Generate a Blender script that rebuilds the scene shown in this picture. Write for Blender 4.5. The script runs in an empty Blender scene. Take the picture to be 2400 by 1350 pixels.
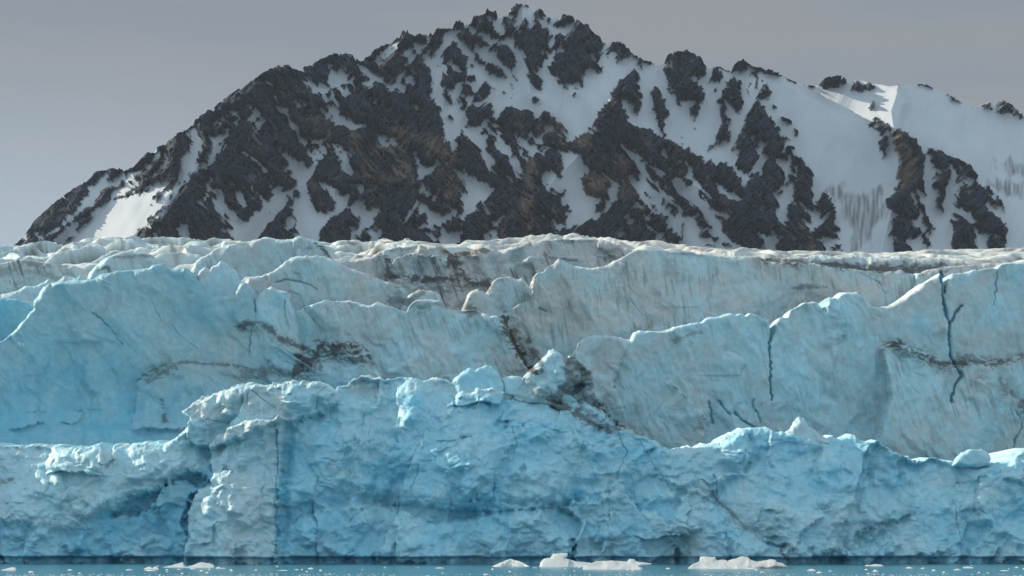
import bpy, math, random
import numpy as np
from mathutils import Vector

C = bpy.context.scene.collection
SC = bpy.context.scene

# ------------------------------------------------------------------ camera
F = 2400.0 * 100.0 / 36.0          # focal length in photo pixels (100 mm lens)
EYE = 5.5                          # eye height over the water, m
HOR = 1200.0                       # row of the horizon
cam = bpy.data.cameras.new('camera')
cam.lens = 100.0
cam.sensor_width = 36.0
cam.shift_y = (HOR - 675.0) / 2400.0
cam.clip_start = 1.0
cam.clip_end = 20000.0
camo = bpy.data.objects.new('camera', cam)
camo.location = (0, 0, EYE)
camo.rotation_euler = (math.radians(90), 0, 0)
C.objects.link(camo)
SC.camera = camo

# ------------------------------------------------------------------ sun and sky
SUN = Vector((-0.76, 0.44, 0.48)).normalized()
sun = bpy.data.lights.new('sun', 'SUN')
sun.energy = 4.8
sun.angle = math.radians(0.5)
sun.color = (1.0, 0.86, 0.68)
suno = bpy.data.objects.new('sun', sun)
suno.rotation_euler = SUN.to_track_quat('Z', 'Y').to_euler()
suno.location = (-200, 300, 300)
C.objects.link(suno)

W = bpy.data.worlds.new('World')
SC.world = W
W.use_nodes = True
nt = W.node_tree
nt.nodes.clear()


def N(nt, t, **kw):
    n = nt.nodes.new(t)
    for k, v in kw.items():
        setattr(n, k, v)
    return n


def maprange(nt, src, a, b, c, d, smooth=True):
    m = N(nt, 'ShaderNodeMapRange')
    m.interpolation_type = 'SMOOTHSTEP' if smooth else 'LINEAR'
    nt.links.new(src, m.inputs['Value'])
    for nm, v in (('From Min', a), ('From Max', b), ('To Min', c), ('To Max', d)):
        m.inputs[nm].default_value = v
    return m.outputs['Result']


def mixc(nt, f, a, b, blend='MIX'):
    m = N(nt, 'ShaderNodeMix', data_type='RGBA', blend_type=blend)
    for s, v in ((0, f), (6, a), (7, b)):
        if hasattr(v, 'is_linked'):
            nt.links.new(v, m.inputs[s])
        elif s == 0:
            m.inputs[s].default_value = v
        else:
            m.inputs[s].default_value = (*v, 1)
    return m.outputs[2]


def math2(nt, op, a, b):
    m = N(nt, 'ShaderNodeMath', operation=op)
    for i, v in enumerate((a, b)):
        if hasattr(v, 'is_linked'):
            nt.links.new(v, m.inputs[i])
        else:
            m.inputs[i].default_value = v
    return m.outputs[0]


out = N(nt, 'ShaderNodeOutputWorld')
sky = N(nt, 'ShaderNodeTexSky', sky_type='NISHITA')
sky.sun_disc = False
sky.sun_elevation = math.asin(SUN.z)
sky.sun_rotation = math.atan2(SUN.x, SUN.y)
bg1 = N(nt, 'ShaderNodeBackground')
bg1.inputs['Strength'].default_value = 0.08
nt.links.new(sky.outputs[0], bg1.inputs['Color'])
tc = N(nt, 'ShaderNodeTexCoord')
sep = N(nt, 'ShaderNodeSeparateXYZ')
nt.links.new(tc.outputs['Generated'], sep.inputs[0])
mp = N(nt, 'ShaderNodeMapping')
mp.inputs['Scale'].default_value = (4.0, 4.0, 26.0)
nt.links.new(tc.outputs['Generated'], mp.inputs[0])
nz = N(nt, 'ShaderNodeTexNoise')
nz.inputs['Scale'].default_value = 1.6
nz.inputs['Detail'].default_value = 5.0
nz.inputs['Roughness'].default_value = 0.5
nt.links.new(mp.outputs[0], nz.inputs['Vector'])
# layered stratus: bluish grey, with warmer grey streaks, paler and bluer low on the left
warm = maprange(nt, nz.outputs['Fac'], 0.38, 0.62, 0.0, 1.0)
hi = maprange(nt, sep.outputs['Z'], 0.10, 0.19, 0.0, 1.0)
c = mixc(nt, warm, (0.250, 0.288, 0.332), (0.284, 0.297, 0.318))
lowf = math2(nt, 'MULTIPLY', maprange(nt, sep.outputs['Z'], 0.075, 0.175, 1.0, 0.0),
             maprange(nt, sep.outputs['X'], -0.16, 0.02, 1.0, 0.0))
c = mixc(nt, lowf, c, (0.41, 0.495, 0.59))
back = maprange(nt, sep.outputs['Y'], 0.72, -0.35, 0.0, 1.0)
up = maprange(nt, sep.outputs['Z'], 0.22, 0.75, 0.0, 1.0)
c = mixc(nt, up, c, (0.36, 0.43, 0.50))
c = mixc(nt, back, c, (0.64, 0.76, 0.86))
bg2 = N(nt, 'ShaderNodeBackground')
bg2.inputs['Strength'].default_value = 0.84
nt.links.new(c, bg2.inputs['Color'])
ms = N(nt, 'ShaderNodeMixShader')
ms.inputs[0].default_value = 0.93
nt.links.new(bg1.outputs[0], ms.inputs[1])
nt.links.new(bg2.outputs[0], ms.inputs[2])
nt.links.new(ms.outputs[0], out.inputs['Surface'])

SC.view_settings.view_transform = 'Standard'
SC.view_settings.look = 'None'
SC.view_settings.exposure = 0.25
SC.view_settings.gamma = 1.0
SC.render.engine = 'CYCLES'
SC.cycles.max_bounces = 6
SC.cycles.diffuse_bounces = 3

# ------------------------------------------------------------------ numeric helpers
def pts(s, ox=0.0, oy=0.0, k=1.0):
    a = np.array([[float(v) for v in q.split(',')] for q in s.split()])
    return a / k + np.array([ox, oy])


def sstep(x, a, b):
    t = np.clip((x - a) / (b - a), 0, 1)
    return t * t * (3 - 2 * t)


def _hash(ix, iy, seed):
    h = (ix.astype(np.int64) * 374761393 + iy.astype(np.int64) * 668265263 + seed * 1442695041) & 0x7fffffff
    h = ((h ^ (h >> 13)) * 1274126177) & 0x7fffffff
    return ((h ^ (h >> 16)) & 0xffffff) / float(0xffffff)


def perlin(x, y, seed=0):
    ix, iy = np.floor(x), np.floor(y)
    fx, fy = x - ix, y - iy
    u, v = fx * fx * fx * (fx * (fx * 6 - 15) + 10), fy * fy * fy * (fy * (fy * 6 - 15) + 10)

    def g(dx, dy):
        a = _hash(ix + dx, iy + dy, seed) * 2 * np.pi
        return np.cos(a) * (fx - dx) + np.sin(a) * (fy - dy)
    n0 = g(0, 0) * (1 - u) + g(1, 0) * u
    n1 = g(0, 1) * (1 - u) + g(1, 1) * u
    return (n0 * (1 - v) + n1 * v) * 1.5


def fbm(x, y, oct=4, seed=0, gain=0.5):
    r, a = 0.0, 1.0
    for i in range(oct):
        r = r + a * perlin(x + 17.3 * i, y - 9.1 * i, seed + 31 * i)
        x, y, a = x * 2.03, y * 2.03, a * gain
    return r


def ridged(x, y, oct=4, seed=0, gain=0.5):
    r, a, w = 0.0, 1.0, 1.0
    for i in range(oct):
        n = 1 - np.abs(perlin(x + 11.7 * i, y + 5.3 * i, seed + 17 * i))
        n = n * n
        r = r + a * n * w
        w = np.clip(n * 1.6, 0, 1)
        x, y, a = x * 2.07, y * 2.07, a * gain
    return r


def facets(x, y, seed=0, tilt=1.0, q=0.9):
    """upper envelope of random tilted caps: broken, chunky ice or rock"""
    ix, iy = np.floor(x), np.floor(y)
    best = np.full(x.shape, -9.0)
    for dx in (-1, 0, 1):
        for dy in (-1, 0, 1):
            cx, cy = ix + dx, iy + dy
            px = cx + _hash(cx, cy, seed)
            py = cy + _hash(cx, cy, seed + 1)
            gx = (_hash(cx, cy, seed + 2) - 0.5) * 2 * tilt
            gy = (_hash(cx, cy, seed + 3) - 0.5) * 2 * tilt
            c0 = _hash(cx, cy, seed + 4) * 0.8
            ex, ey = x - px, y - py
            best = np.maximum(best, c0 + gx * ex + gy * ey - q * (ex * ex + ey * ey))
    return best


def dist_line(P, U, V, closed=False):
    d = np.full(U.shape, 1e9)
    n = len(P)
    for i in range(n if closed else n - 1):
        a, b = P[i], P[(i + 1) % n]
        ab = b - a
        L = ab @ ab + 1e-9
        t = np.clip(((U - a[0]) * ab[0] + (V - a[1]) * ab[1]) / L, 0, 1)
        d = np.minimum(d, (U - a[0] - t * ab[0]) ** 2 + (V - a[1] - t * ab[1]) ** 2)
    return np.sqrt(d)


def sdf(P, U, V):
    d = dist_line(P, U, V, True)
    ins = np.zeros(U.shape, bool)
    n = len(P)
    for i in range(n):
        a, b = P[i], P[(i + 1) % n]
        if a[1] == b[1]:
            continue
        c = (a[1] > V) != (b[1] > V)
        ins ^= c & (U < (b[0] - a[0]) * (V - a[1]) / (b[1] - a[1]) + a[0])
    return np.where(ins, d, -d)


def window(P, u, v, m):
    """index window of the grid axes u, v round polygon P with margin m"""
    i0, i1 = np.searchsorted(u, [P[:, 0].min() - m, P[:, 0].max() + m])
    j0, j1 = np.searchsorted(v, [P[:, 1].min() - m, P[:, 1].max() + m])
    return slice(j0, j1), slice(i0, i1)


def mesh_object(name, co, faces, mat, parent=None, attrs=None):
    me = bpy.data.meshes.new(name)
    faces = np.asarray(faces, np.int32)
    me.vertices.add(len(co))
    me.vertices.foreach_set('co', np.asarray(co, np.float32).ravel())
    me.loops.add(faces.size)
    me.loops.foreach_set('vertex_index', faces.ravel())
    me.polygons.add(len(faces))
    me.polygons.foreach_set('loop_start', np.arange(0, faces.size, faces.shape[1], dtype=np.int32))
    me.polygons.foreach_set('use_smooth', np.ones(len(faces), bool))
    for k, a in (attrs or {}).items():
        at = me.attributes.new(k, 'FLOAT_COLOR', 'POINT')
        a = np.asarray(a, np.float32)
        if a.shape[1] == 3:
            a = np.hstack([a, np.ones((len(a), 1), np.float32)])
        at.data.foreach_set('color', a.ravel())
    me.update(calc_edges=True)
    me.validate()
    me.materials.append(mat)
    o = bpy.data.objects.new(name, me)
    C.objects.link(o)
    if parent:
        o.parent = parent
        o.matrix_parent_inverse = parent.matrix_world.inverted()
    return o


def tag(o, label, cat, group=None, kind=None):
    o['label'] = label
    o['category'] = cat
    if group:
        o['group'] = group
    if kind:
        o['kind'] = kind


def empty(name, loc=(0, 0, 0)):
    o = bpy.data.objects.new(name, None)
    o.location = loc
    C.objects.link(o)
    bpy.context.view_layer.update()
    return o


def grid_faces(mask):
    """quads (as vertex ids of the full grid) of the cells in mask"""
    h, w = mask.shape
    j, i = np.nonzero(mask)
    a = j * (w + 1) + i
    return np.stack([a, a + w + 1, a + w + 2, a + 1], 1)


def boundary(f):
    e = np.concatenate([f[:, [0, 1]], f[:, [1, 2]], f[:, [2, 3]], f[:, [3, 0]]])
    s = np.sort(e, 1)
    key = s[:, 0].astype(np.int64) * (f.max() + 1) + s[:, 1]
    _, idx, cnt = np.unique(key, return_index=True, return_counts=True)
    return e[idx[cnt == 1]]


def compact(co, faces, cols):
    used = np.unique(faces)
    m = np.full(len(co), -1, np.int64)
    m[used] = np.arange(len(used))
    return co[used], m[faces], [c[used] for c in cols]


# ------------------------------------------------------------------ materials
def attr_material(name, rough=0.6, sss=0.0, radius=(0.3, 0.9, 1.4), scale=1.0, bump=0.0, bscale=1.0, spec=0.4,
                  speck=0.0, sscale=1.0):
    m = bpy.data.materials.new(name)
    m.use_nodes = True
    t = m.node_tree
    b = t.nodes['Principled BSDF']
    a = N(t, 'ShaderNodeAttribute', attribute_name='col')
    col = a.outputs['Color']
    geo = N(t, 'ShaderNodeNewGeometry')
    if speck:
        nz = N(t, 'ShaderNodeTexNoise')
        nz.inputs['Scale'].default_value = sscale
        nz.inputs['Detail'].default_value = 6.0
        nz.inputs['Roughness'].default_value = 0.65
        t.links.new(geo.outputs['Position'], nz.inputs['Vector'])
        g = maprange(t, nz.outputs['Fac'], 0.25, 0.75, -speck, speck, False)
        g = math2(t, 'ADD', math2(t, 'MULTIPLY', g, a.outputs['Alpha']), 1.0)
        cc = N(t, 'ShaderNodeCombineColor')
        for i in range(3):
            t.links.new(g, cc.inputs[i])
        col = mixc(t, 1.0, col, cc.outputs[0], 'MULTIPLY')
    t.links.new(col, b.inputs['Base Color'])
    b.inputs['Roughness'].default_value = rough
    b.inputs['Specular IOR Level'].default_value = spec
    if sss:
        b.subsurface_method = 'RANDOM_WALK'
        b.inputs['Subsurface Weight'].default_value = sss
        b.inputs['Subsurface Radius'].default_value = radius
        b.inputs['Subsurface Scale'].default_value = scale
    if bump:
        n2 = N(t, 'ShaderNodeTexNoise')
        n2.inputs['Scale'].default_value = bscale
        n2.inputs['Detail'].default_value = 6.0
        n2.inputs['Roughness'].default_value = 0.6
        t.links.new(geo.outputs['Position'], n2.inputs['Vector'])
        bp = N(t, 'ShaderNodeBump')
        bp.inputs['Strength'].default_value = 1.0
        bp.inputs['Distance'].default_value = bump
        t.links.new(math2(t, 'MULTIPLY', n2.outputs['Fac'], a.outputs['Alpha']), bp.inputs['Height'])
        t.links.new(bp.outputs[0], b.inputs['Normal'])
    return m


M_MOUNT = attr_material('rock and snow', 0.85, bump=0.6, bscale=0.3, spec=0.2, speck=0.25, sscale=0.12)
M_ICE = attr_material('glacier ice', 0.6, sss=0.6, radius=(0.25, 0.8, 1.2), scale=0.18, bump=0.05, bscale=3.0, spec=0.25, speck=0.12, sscale=1.6)
M_FLOE = attr_material('floating ice', 0.45, sss=1.0, radius=(0.9, 1.2, 1.35), scale=1.0, bump=0.03, bscale=4.0, spec=0.4, speck=0.04, sscale=2.0)
# ------------------------------------------------------------------ mountain
TL = dict(A=(0, 350, 5.4), B=(400, 130, 5.4), C=(400, 350, 5.4), D=(800, 0, 5.4), E=(800, 200, 5.4), F=(800, 400, 6),
          G=(1200, 0, 5.4), H=(1200, 200, 5.4), I=(1200, 380, 6), J=(1600, 120, 5.4), K=(1600, 350, 5.4),
          L=(2000, 170, 5.4), M=(2000, 350, 5.4), Z=(0, 0, 1))
# snow (s) and rock (r) patches, each in the coordinates of its survey tile, laid in order
PATCHES = '''
A s 700,1160 780,1060 850,990 930,940 1010,900 1080,870 1190,800 1300,730 1440,660 1500,640 1620,620 1750,570 1700,620 1780,600 1830,550 1900,540 1900,490 1990,440 2060,410 2040,450 2120,405 2000,550 1900,620 1960,640 1980,630 1900,710 1950,690 2060,610 2080,550 2160,545 2160,680 2090,710 2010,770 1900,840 1860,890 1820,960 1770,1020 1740,1090 1690,1120 1400,1180 900,1220
A r 930,1070 960,1010 1020,930 1090,870 1190,840 1130,900 1060,960 980,1040
A r 830,1155 880,1110 960,1090 930,1130 860,1160
A s 820,940 910,830 1020,690 1080,600 1150,540 1120,470 1220,430 1260,380 1330,340 1360,290 1360,350 1340,400 1430,400 1460,370 1560,320 1570,370 1500,430 1480,470 1330,470 1260,530 1240,580 1200,650 1160,700 1050,760 1000,820 900,890
A s 1580,370 1640,310 1810,265 1760,310 1660,370 1590,410
A s 1830,240 1900,200 1960,110 2010,65 1960,140 1930,190 1880,240
A s 2080,50 2100,60 2110,150 2130,170 2100,210 2040,265 1970,300 1970,290 2050,230 2090,190 2085,120
A s 1420,560 1460,510 1540,510 1570,470 1640,440 1640,480 1750,405 1740,440 1670,500 1640,520 1670,530 1560,570 1450,600 1430,600
A s 615,1070 660,1030 750,990 720,1040 640,1075
A s 460,1080 510,1050 480,1080 500,1105 480,1110
A s 1940,1080 2000,1050 2025,1010 2010,1070 1985,1140 1950,1130
A s 1960,850 2040,790 2120,720 2080,790 2000,870
B s 205,990 270,1040 275,960 320,930 340,1000 390,1080 380,1200 350,1250 320,1350 150,1350 200,1290 200,1240 260,1220 270,1100
B s 490,1030 560,1060 640,1030 700,980 740,940 720,1000 690,1040 620,1100 600,1130 690,1100 660,1150 610,1220 560,1290 540,1350 450,1350 480,1290 460,1250 520,1210 520,1100
B s 980,820 1030,790 1040,710 1090,680 1110,720 1130,750 1080,810 1020,850
B s 1080,860 1140,830 1160,855 1130,920 1100,935
B s 980,660 1030,630 1030,690
B s 760,710 800,720 870,780 790,750
B s 790,850 870,800 830,880
B s 560,870 600,820 590,850
B s 610,870 660,800 640,850
B s 1220,340 1300,370 1335,415 1260,375
B s 1305,510 1330,500 1365,545 1330,540
B s 1370,650 1470,680 1500,740 1530,830 1590,900 1600,940 1540,930 1480,850 1480,780 1410,730
B s 1590,970 1640,1040 1700,1060 1710,1020 1730,1110 1710,1170 1640,1100
B s 1720,1180 1790,1240 1830,1290 1800,1310 1750,1270
B s 1750,1045 1850,1090 1930,1100 1900,1120 1965,1240 1900,1180 1860,1120 1770,1080
B s 1800,1160 1830,1190 1860,1240 1930,1300 1890,1300 1830,1230
B s 1760,345 1830,380 1870,410 1890,350 1950,410 2010,400 2030,310 2040,270 2000,140 2020,130 2060,200 2080,290 2150,260 2140,200 2160,200 2160,330 2120,380 2010,420 1960,480 1970,570 1920,510 1830,460 1810,400
B s 2030,440 2070,500 2060,540 2110,600 2120,690 2140,800 2160,890 2110,860 2000,790 1920,710 1900,660 1950,700 2050,780 2040,740 1980,650 2080,690 2080,610 2060,570 2020,540 2050,510
B s 1660,575 1710,620 1740,690 1700,640
B s 1690,680 1730,760 1700,700
B s 1600,620 1625,620 1620,670 1600,660
B s 2070,1140 2160,1200 2160,1340 2100,1260
C s 920,40 1000,80 1060,110 1130,180 1210,270 1260,350 1220,310 1130,210 1010,100
C s 1380,10 1440,50 1540,120 1670,160 1710,230 1750,280 1790,240 1850,180 1820,240 1760,350 1720,420 1730,520 1790,640 1800,720 1850,810 1950,830 2060,800 2080,750 2100,680 2060,600 1990,520 1920,460 1880,420 1960,440 2050,490 2090,510 2130,580 2160,590 2160,790 2100,820 2030,840 1990,900 1950,970 1880,1050 1870,1180 1780,1200 1600,1130 1560,1050 1620,1060 1590,990 1620,970 1610,880 1570,800 1570,720 1555,650 1530,600 1490,580 1460,640 1440,690 1400,750 1310,830 1300,890 1230,950 1160,1030 1130,1090 1000,1190 870,1190 760,1080 750,1020 820,1010 750,920 720,830 640,790 570,690 540,630 610,640 580,560 530,510 560,500 640,520 650,590 690,690 770,770 840,800 840,860 920,940 980,900 1070,830 1080,780 1140,770 1200,700 1260,680 1280,610 1310,580 1270,495 1350,490 1360,450 1400,490 1400,555 1460,540 1570,480 1600,400 1560,310 1490,240 1420,240 1440,200 1500,215 1490,150 1430,80
C r 1540,590 1570,500 1600,505 1640,560 1640,610 1570,600
C r 1665,690 1720,705 1690,720
C r 1230,780 1260,790 1240,805
C s 830,540 900,540 920,610 950,640 950,690 920,730 880,680 860,600
C s 1090,550 1160,590 1170,630 1200,650 1180,670 1130,610
C s 720,400 790,430 810,460 760,445
C s 1030,480 1060,530 1055,580 1035,520
C s 450,480 490,460 510,520 470,520
C s 480,340 540,380 510,430 470,440 500,390
C s 430,650 460,570 470,600
C s 80,990 140,960 200,970 210,1050 235,1130 170,1110 110,1060
C s 1450,270 1560,335 1540,335
C s 1430,955 1480,970 1500,880 1550,870 1540,920 1560,970 1510,1020 1490,1070 1460,1010
C s 0,560 100,440 160,420 240,350 330,270 390,210 420,190 500,150 540,60 620,0 540,130 520,200 420,250 360,240 250,340 210,420 120,510 50,600 0,670
C s 140,190 150,120 200,60 270,0 400,0 330,90 310,170 370,190 250,320 210,400 110,400 130,270
C r 320,150 330,90 380,30 450,60 480,110 450,150 360,190
D s 390,790 460,720 540,670 610,590 690,540 720,545 660,590 720,600 700,640 620,670 560,740 500,760 470,820 430,800
D r 500,730 580,660 660,580 650,610 560,700
D s 205,820 270,840 400,920 500,1000 560,1060 650,1070 720,1060 710,1000 720,930 780,940 880,990 940,1040 910,1090 850,1040 790,980 750,1010 760,1070 800,1130 800,1190 770,1150 700,1110 650,1130 730,1160 620,1150 580,1110 540,1060 450,1030 400,1040 370,1080 260,1050 350,1050 370,990 320,930 250,880
D s 0,920 70,960 60,1010 110,1020 130,970 160,980 150,1040 180,1110 170,1160 140,1080 60,1050 0,1030
D s 0,1130 60,1160 70,1100 90,1150 130,1190 70,1230 30,1210
D s 610,960 650,1000 640,1020
D s 800,650 840,680 870,620 920,690 900,760 870,780 830,720
D s 930,560 1010,570 1080,570 1000,620 1010,690 980,680 940,640
D s 1420,370 1440,400 1390,500 1360,590 1290,640 1270,760 1220,840 1270,890 1260,1000 1230,1070 1280,1180 1330,1310 1350,1350 1220,1350 1160,1240 1130,1190 1170,1160 1150,1060 1170,1080 1130,880 1070,770 1040,700 1110,710 1120,790 1170,730 1200,640 1240,590 1290,530 1300,440 1350,410
D s 1090,440 1130,470 1110,510 1100,560 1110,600 1100,660 1090,560
D s 1450,490 1560,550 1580,610 1700,690 1680,750 1720,800 1800,840 1820,900 1930,960 2000,990 2160,1000 2160,1350 1900,1350 1920,1290 1870,1260 1900,1180 1890,1110 1820,1040 1770,1090 1690,1180 1650,1350 1590,1350 1610,1220 1680,1190 1670,1100 1640,1080 1570,1060 1540,1070 1490,1200 1450,1240 1400,1180 1470,1090 1500,1050 1570,1050 1580,1000 1640,960 1600,960 1590,870 1610,790 1610,740 1560,670 1490,600
D r 1590,1000 1640,980 1690,950 1730,1050 1680,1050 1610,1030
D r 1640,820 1680,830 1670,870
D r 1900,1100 1960,1110 2110,1180 2125,1205 2030,1170 1950,1140
D s 1620,340 1670,350 1720,420 1800,420 1850,450 1890,520 2000,530 2080,530 2160,480 2160,620 2100,560 2020,540 1980,560 1900,560 1820,540 1780,470 1690,430 1640,400
D s 1700,580 1760,640 1850,610 1880,680 1940,700 2000,760 2050,830 2160,900 2160,1000 2080,930 1990,840 1900,790 1850,760 1830,800 1760,740 1690,650
D s 1870,230 1920,250 1990,220 2030,230 2050,320 2060,440 1980,400 1930,290
D s 2050,180 2110,180 2150,210 2080,220
D s 1270,850 1310,860 1330,940 1310,930
D s 1390,820 1450,860 1520,910 1500,920 1430,870
E s 1130,0 1230,0 1280,100 1270,190 1330,230 1400,240 1410,60 1470,150 1470,240 1530,240 1500,290 1540,380 1580,450 1540,530 1560,560 1650,600 1670,550 1750,520 1830,470 1830,430 1860,470 1800,550 1740,620 1780,640 1870,610 1840,700 1830,830 1900,900 1940,970 1910,1040 1980,1150 1910,1100 1830,950 1790,850 1760,780 1620,680 1520,590 1450,690 1490,810 1430,790 1350,680 1290,600 1310,570 1300,440 1240,330 1260,320 1400,430 1510,570 1480,500 1400,400 1290,300 1190,190 1130,110 1170,90
E s 1700,110 1680,180 1600,270 1560,340 1540,390 1600,240 1640,150 1660,110
E s 1670,220 1770,240 1880,170 1900,100 1900,60 2000,80 2120,130 2160,130 2160,270 2080,280 2000,380 1970,480 1990,530 1930,520 1950,430 1920,400 1950,320 1910,290 1920,220 1840,230 1780,260 1690,260
E s 1960,580 2030,620 2000,660 2060,740 2130,780 2160,860 2160,990 2100,890 2000,820 1930,730 2000,730
E s 2010,1050 2080,1120 2160,1160 2160,1210 2090,1180
E s 1470,1090 1560,1130 1830,1240 1860,1300 1940,1320 1900,1350 1590,1350 1560,1220
E s 350,570 440,590 490,640 550,660 560,720 600,720 680,675 640,720 720,750 620,750 570,770 520,720 480,650 420,600
E s 900,830 940,840 980,960 1010,1040 1090,1070 1160,1030 1200,970 1240,1000 1150,1080 1070,1130 1030,1190 970,1200 1000,1140 960,1020 930,930
E s 0,390 40,390 60,450 80,390 150,460 170,510 210,470 220,520 320,510 230,530 140,560 100,540 0,500
E s 0,830 50,880 90,960 150,1090 130,1140 40,1080 0,1030
E s 200,1280 300,1270 250,1350 210,1290
E s 370,175 450,232 450,245 440,240
E s 920,250 960,275 1000,320 960,295
F s 100,520 200,470 200,440 250,460 340,500 360,550 440,570 440,530 540,520 550,570 480,640 430,730 380,800 300,840 240,890 190,1030 150,1030 150,860 130,800 190,800 220,870 240,820 270,720 250,640 180,580
F s 340,830 430,830 460,880 550,860 530,1020 430,1020 410,900
F s 0,370 40,400 110,340 40,520 0,570
F s 890,740 900,680 960,610 960,570 1000,560 1060,430 1100,440 1020,580 950,700 930,740
F s 1080,510 1130,470 1180,510 1280,580 1390,600 1440,630 1520,600 1570,570 1510,500 1420,460 1500,490 1560,570 1610,540 1630,560 1580,640 1390,770 1270,760 1240,720 1250,680 1200,620 1110,560
F s 1690,400 1740,310 1780,390 1780,320 1740,200 1720,130 1630,10 1720,50 2030,180 2080,250 2160,270 2020,420 1950,440 1880,460 1870,490 1850,490 1880,540 1720,680 1660,640 1710,580 1700,510 1730,480
F s 1350,820 1460,820 1480,860 1600,870 1700,840 1680,940 1650,1010 1430,1050 1390,970 1410,900
F s 1190,870 1250,880 1330,970 1300,980
F s 1060,820 1180,770 1350,810 1330,830 1200,780 1090,820
F s 2000,960 2030,890 2120,860 2080,940 2170,880 2140,960 2080,1020 2000,1020
F s 2140,780 2160,730 2310,610 2220,730 2190,780
F s 1110,310 1140,180 1160,240 1130,300
F s 1170,310 1240,290 1310,365 1240,330 1220,385
F s 220,230 270,205 330,215 275,315
G s 120,80 180,70 280,120 260,190 280,280 230,340 180,220 150,220 110,280 60,370 0,510 0,440 50,370 10,310 60,270 90,170
G s 345,260 440,290 500,350 540,360 570,400 680,320 770,290 760,340 660,430 580,420 530,450 520,540 480,600 460,520 500,460 510,380 480,350 390,350
G s 440,200 600,240 510,260
G s 40,650 70,620 110,650 160,720 150,800 190,900 200,980 240,1050 240,1090 390,1180 380,1020 320,940 390,870 400,760 460,770 450,650 490,690 530,650 500,780 440,850 460,910 520,980 580,1070 700,1080 840,1060 890,1110 920,1010 930,920 970,880 1050,880 1060,980 1080,1050 1110,1030 1100,890 1140,920 1160,870 1100,810 1110,760 1130,680 1180,600 1150,560 1230,560 1200,730 1220,740 1230,660 1260,650 1290,680 1290,790 1330,840 1360,760 1400,810 1430,750 1490,740 1500,700 1570,730 1570,820 1650,870 1670,790 1840,820 1930,820 1860,900 1910,910 1950,960 1910,1050 1950,1080 1940,1160 2030,1210 2110,1340 2150,1270 2160,1350 1960,1350 1920,1200 1860,1080 1800,1100 1760,1200 1770,1350 1640,1350 1670,1230 1580,1150 1640,1100 1580,1060 1640,1010 1620,960 1550,870 1500,920 1410,990 1280,1090 1250,1190 1180,1310 1170,1350 0,1350 0,890 60,840
G r 0,920 80,1020 60,1030 0,960
G r 640,1080 700,1120 650,1110
G r 780,1090 820,1130 790,1120
G s 990,690 1030,700 1060,780 1010,750
G s 590,630 630,610 660,650 600,670
H s 0,200 240,105 1240,110 1190,200 1170,270 1100,340 1050,430 1000,490 930,570 910,630 800,660 790,690 720,720 690,710 680,650 600,640 550,590 440,550 410,470 370,430 320,420 280,370 170,300 100,300 0,280
H r 360,420 390,310 440,300 540,400 720,580 690,600 620,530 680,650 690,690 600,650 550,590 450,540 400,470
H r 770,80 820,90 820,130 780,140
H r 260,170 310,155 360,210 420,280 330,230 270,215
H s 400,470 450,520 550,590 490,570 420,530
H s 200,610 250,610 300,670 380,740 320,710
H s 40,610 60,660 150,680 270,770 320,830 390,790 330,840 270,890 190,880 200,850 260,860 150,790 90,740 40,650
H s 0,880 60,920 70,1000 130,1080 130,1140 60,1150 0,1020
H s 80,820 130,810 120,890
H s 370,850 450,800 390,880
H s 590,830 690,850 730,800 790,860 860,890 880,970 880,1020 950,1040 970,1080 850,1160 860,1230 920,1290 900,1350 640,1350 560,1290 410,1190 430,1100 500,1130 640,1250 650,1190 710,1190 650,1110 670,1050 640,990 640,900
H s 1360,180 1500,230 1520,300 1590,400 1610,380 1640,150 1640,0 1770,0 1750,140 1790,320 1800,410 1830,510 1870,590 1910,650 1950,640 1940,540 1930,440 1990,380 1980,280 1940,200 1900,60 1870,0 1940,0 1950,90 2040,140 2110,280 2150,190 2160,190 2160,760 2060,720 1960,690 1880,650 1790,590 1760,530 1700,540 1600,510 1470,440 1490,400 1430,280 1410,240
H s 1380,770 1460,840 1420,820
H s 1450,760 1560,850 1630,900 1720,1000 1600,930 1480,900 1470,860 1550,880
H s 1860,840 1900,850 1920,810 1970,910 1920,905
H s 1560,1060 1620,1060 1600,980 1670,980 1690,1060 1700,1150 1700,1210 1800,1330 1830,1350 1630,1350 1560,1310 1490,1220 1470,1170 1520,1140 1590,1220 1620,1190 1620,1100
H s 1710,1020 1800,1040 1940,1130 1890,1130 1790,1060
H s 1720,1160 1840,1270 1830,1285 1740,1210
H s 2030,1150 2160,1250 2160,1350 2060,1280 2030,1210 2080,1210
H s 1330,1180 1400,1210 1320,1215
H s 1250,1330 1290,1220 1350,1270 1330,1350 1250,1350
H s 1980,1040 2050,1075 2000,1065
H s 1160,1150 1220,1160 1220,1185
I s 720,0 970,0 980,60 1060,70 1080,120 940,230 960,290 1020,340 1000,390 1060,470 1180,520 1240,515 1190,600 1170,700 1220,730 1180,790 1110,780 1080,830 960,840 830,910 720,920 660,975 560,870 400,740 480,790 650,890 700,870 750,900 750,850 790,770 750,730 820,690 790,620 720,590 780,600 720,520 820,530 780,470 720,400 640,370 470,280 480,150 520,150 600,210 700,300 720,240 790,240 720,160 750,80
I r 720,370 770,390 770,420 730,400
I s 410,270 480,310 510,385 440,310
I s 1430,280 1500,340 1480,430 1460,520 1390,560 1370,660 1300,710 1340,620 1350,570 1380,520 1360,430 1390,370 1430,360
I s 1640,220 1700,180 1720,240 1790,290 1800,130 1740,90 1800,50 1840,0 1870,50 1890,180 1880,280 1980,370 2100,480 2100,560 2130,640 2220,640 2230,720 2290,820 2340,700 2290,590 2230,580 2090,450 2060,380 2120,430 2240,510 2300,590 2370,640 2400,700 2400,1080 2280,980 2240,880 2130,780 2090,740 1980,710 1900,610 1830,520 1760,430 1700,330 1660,280
I r 1830,400 1880,400 1970,520 1900,500 1850,460
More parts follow.
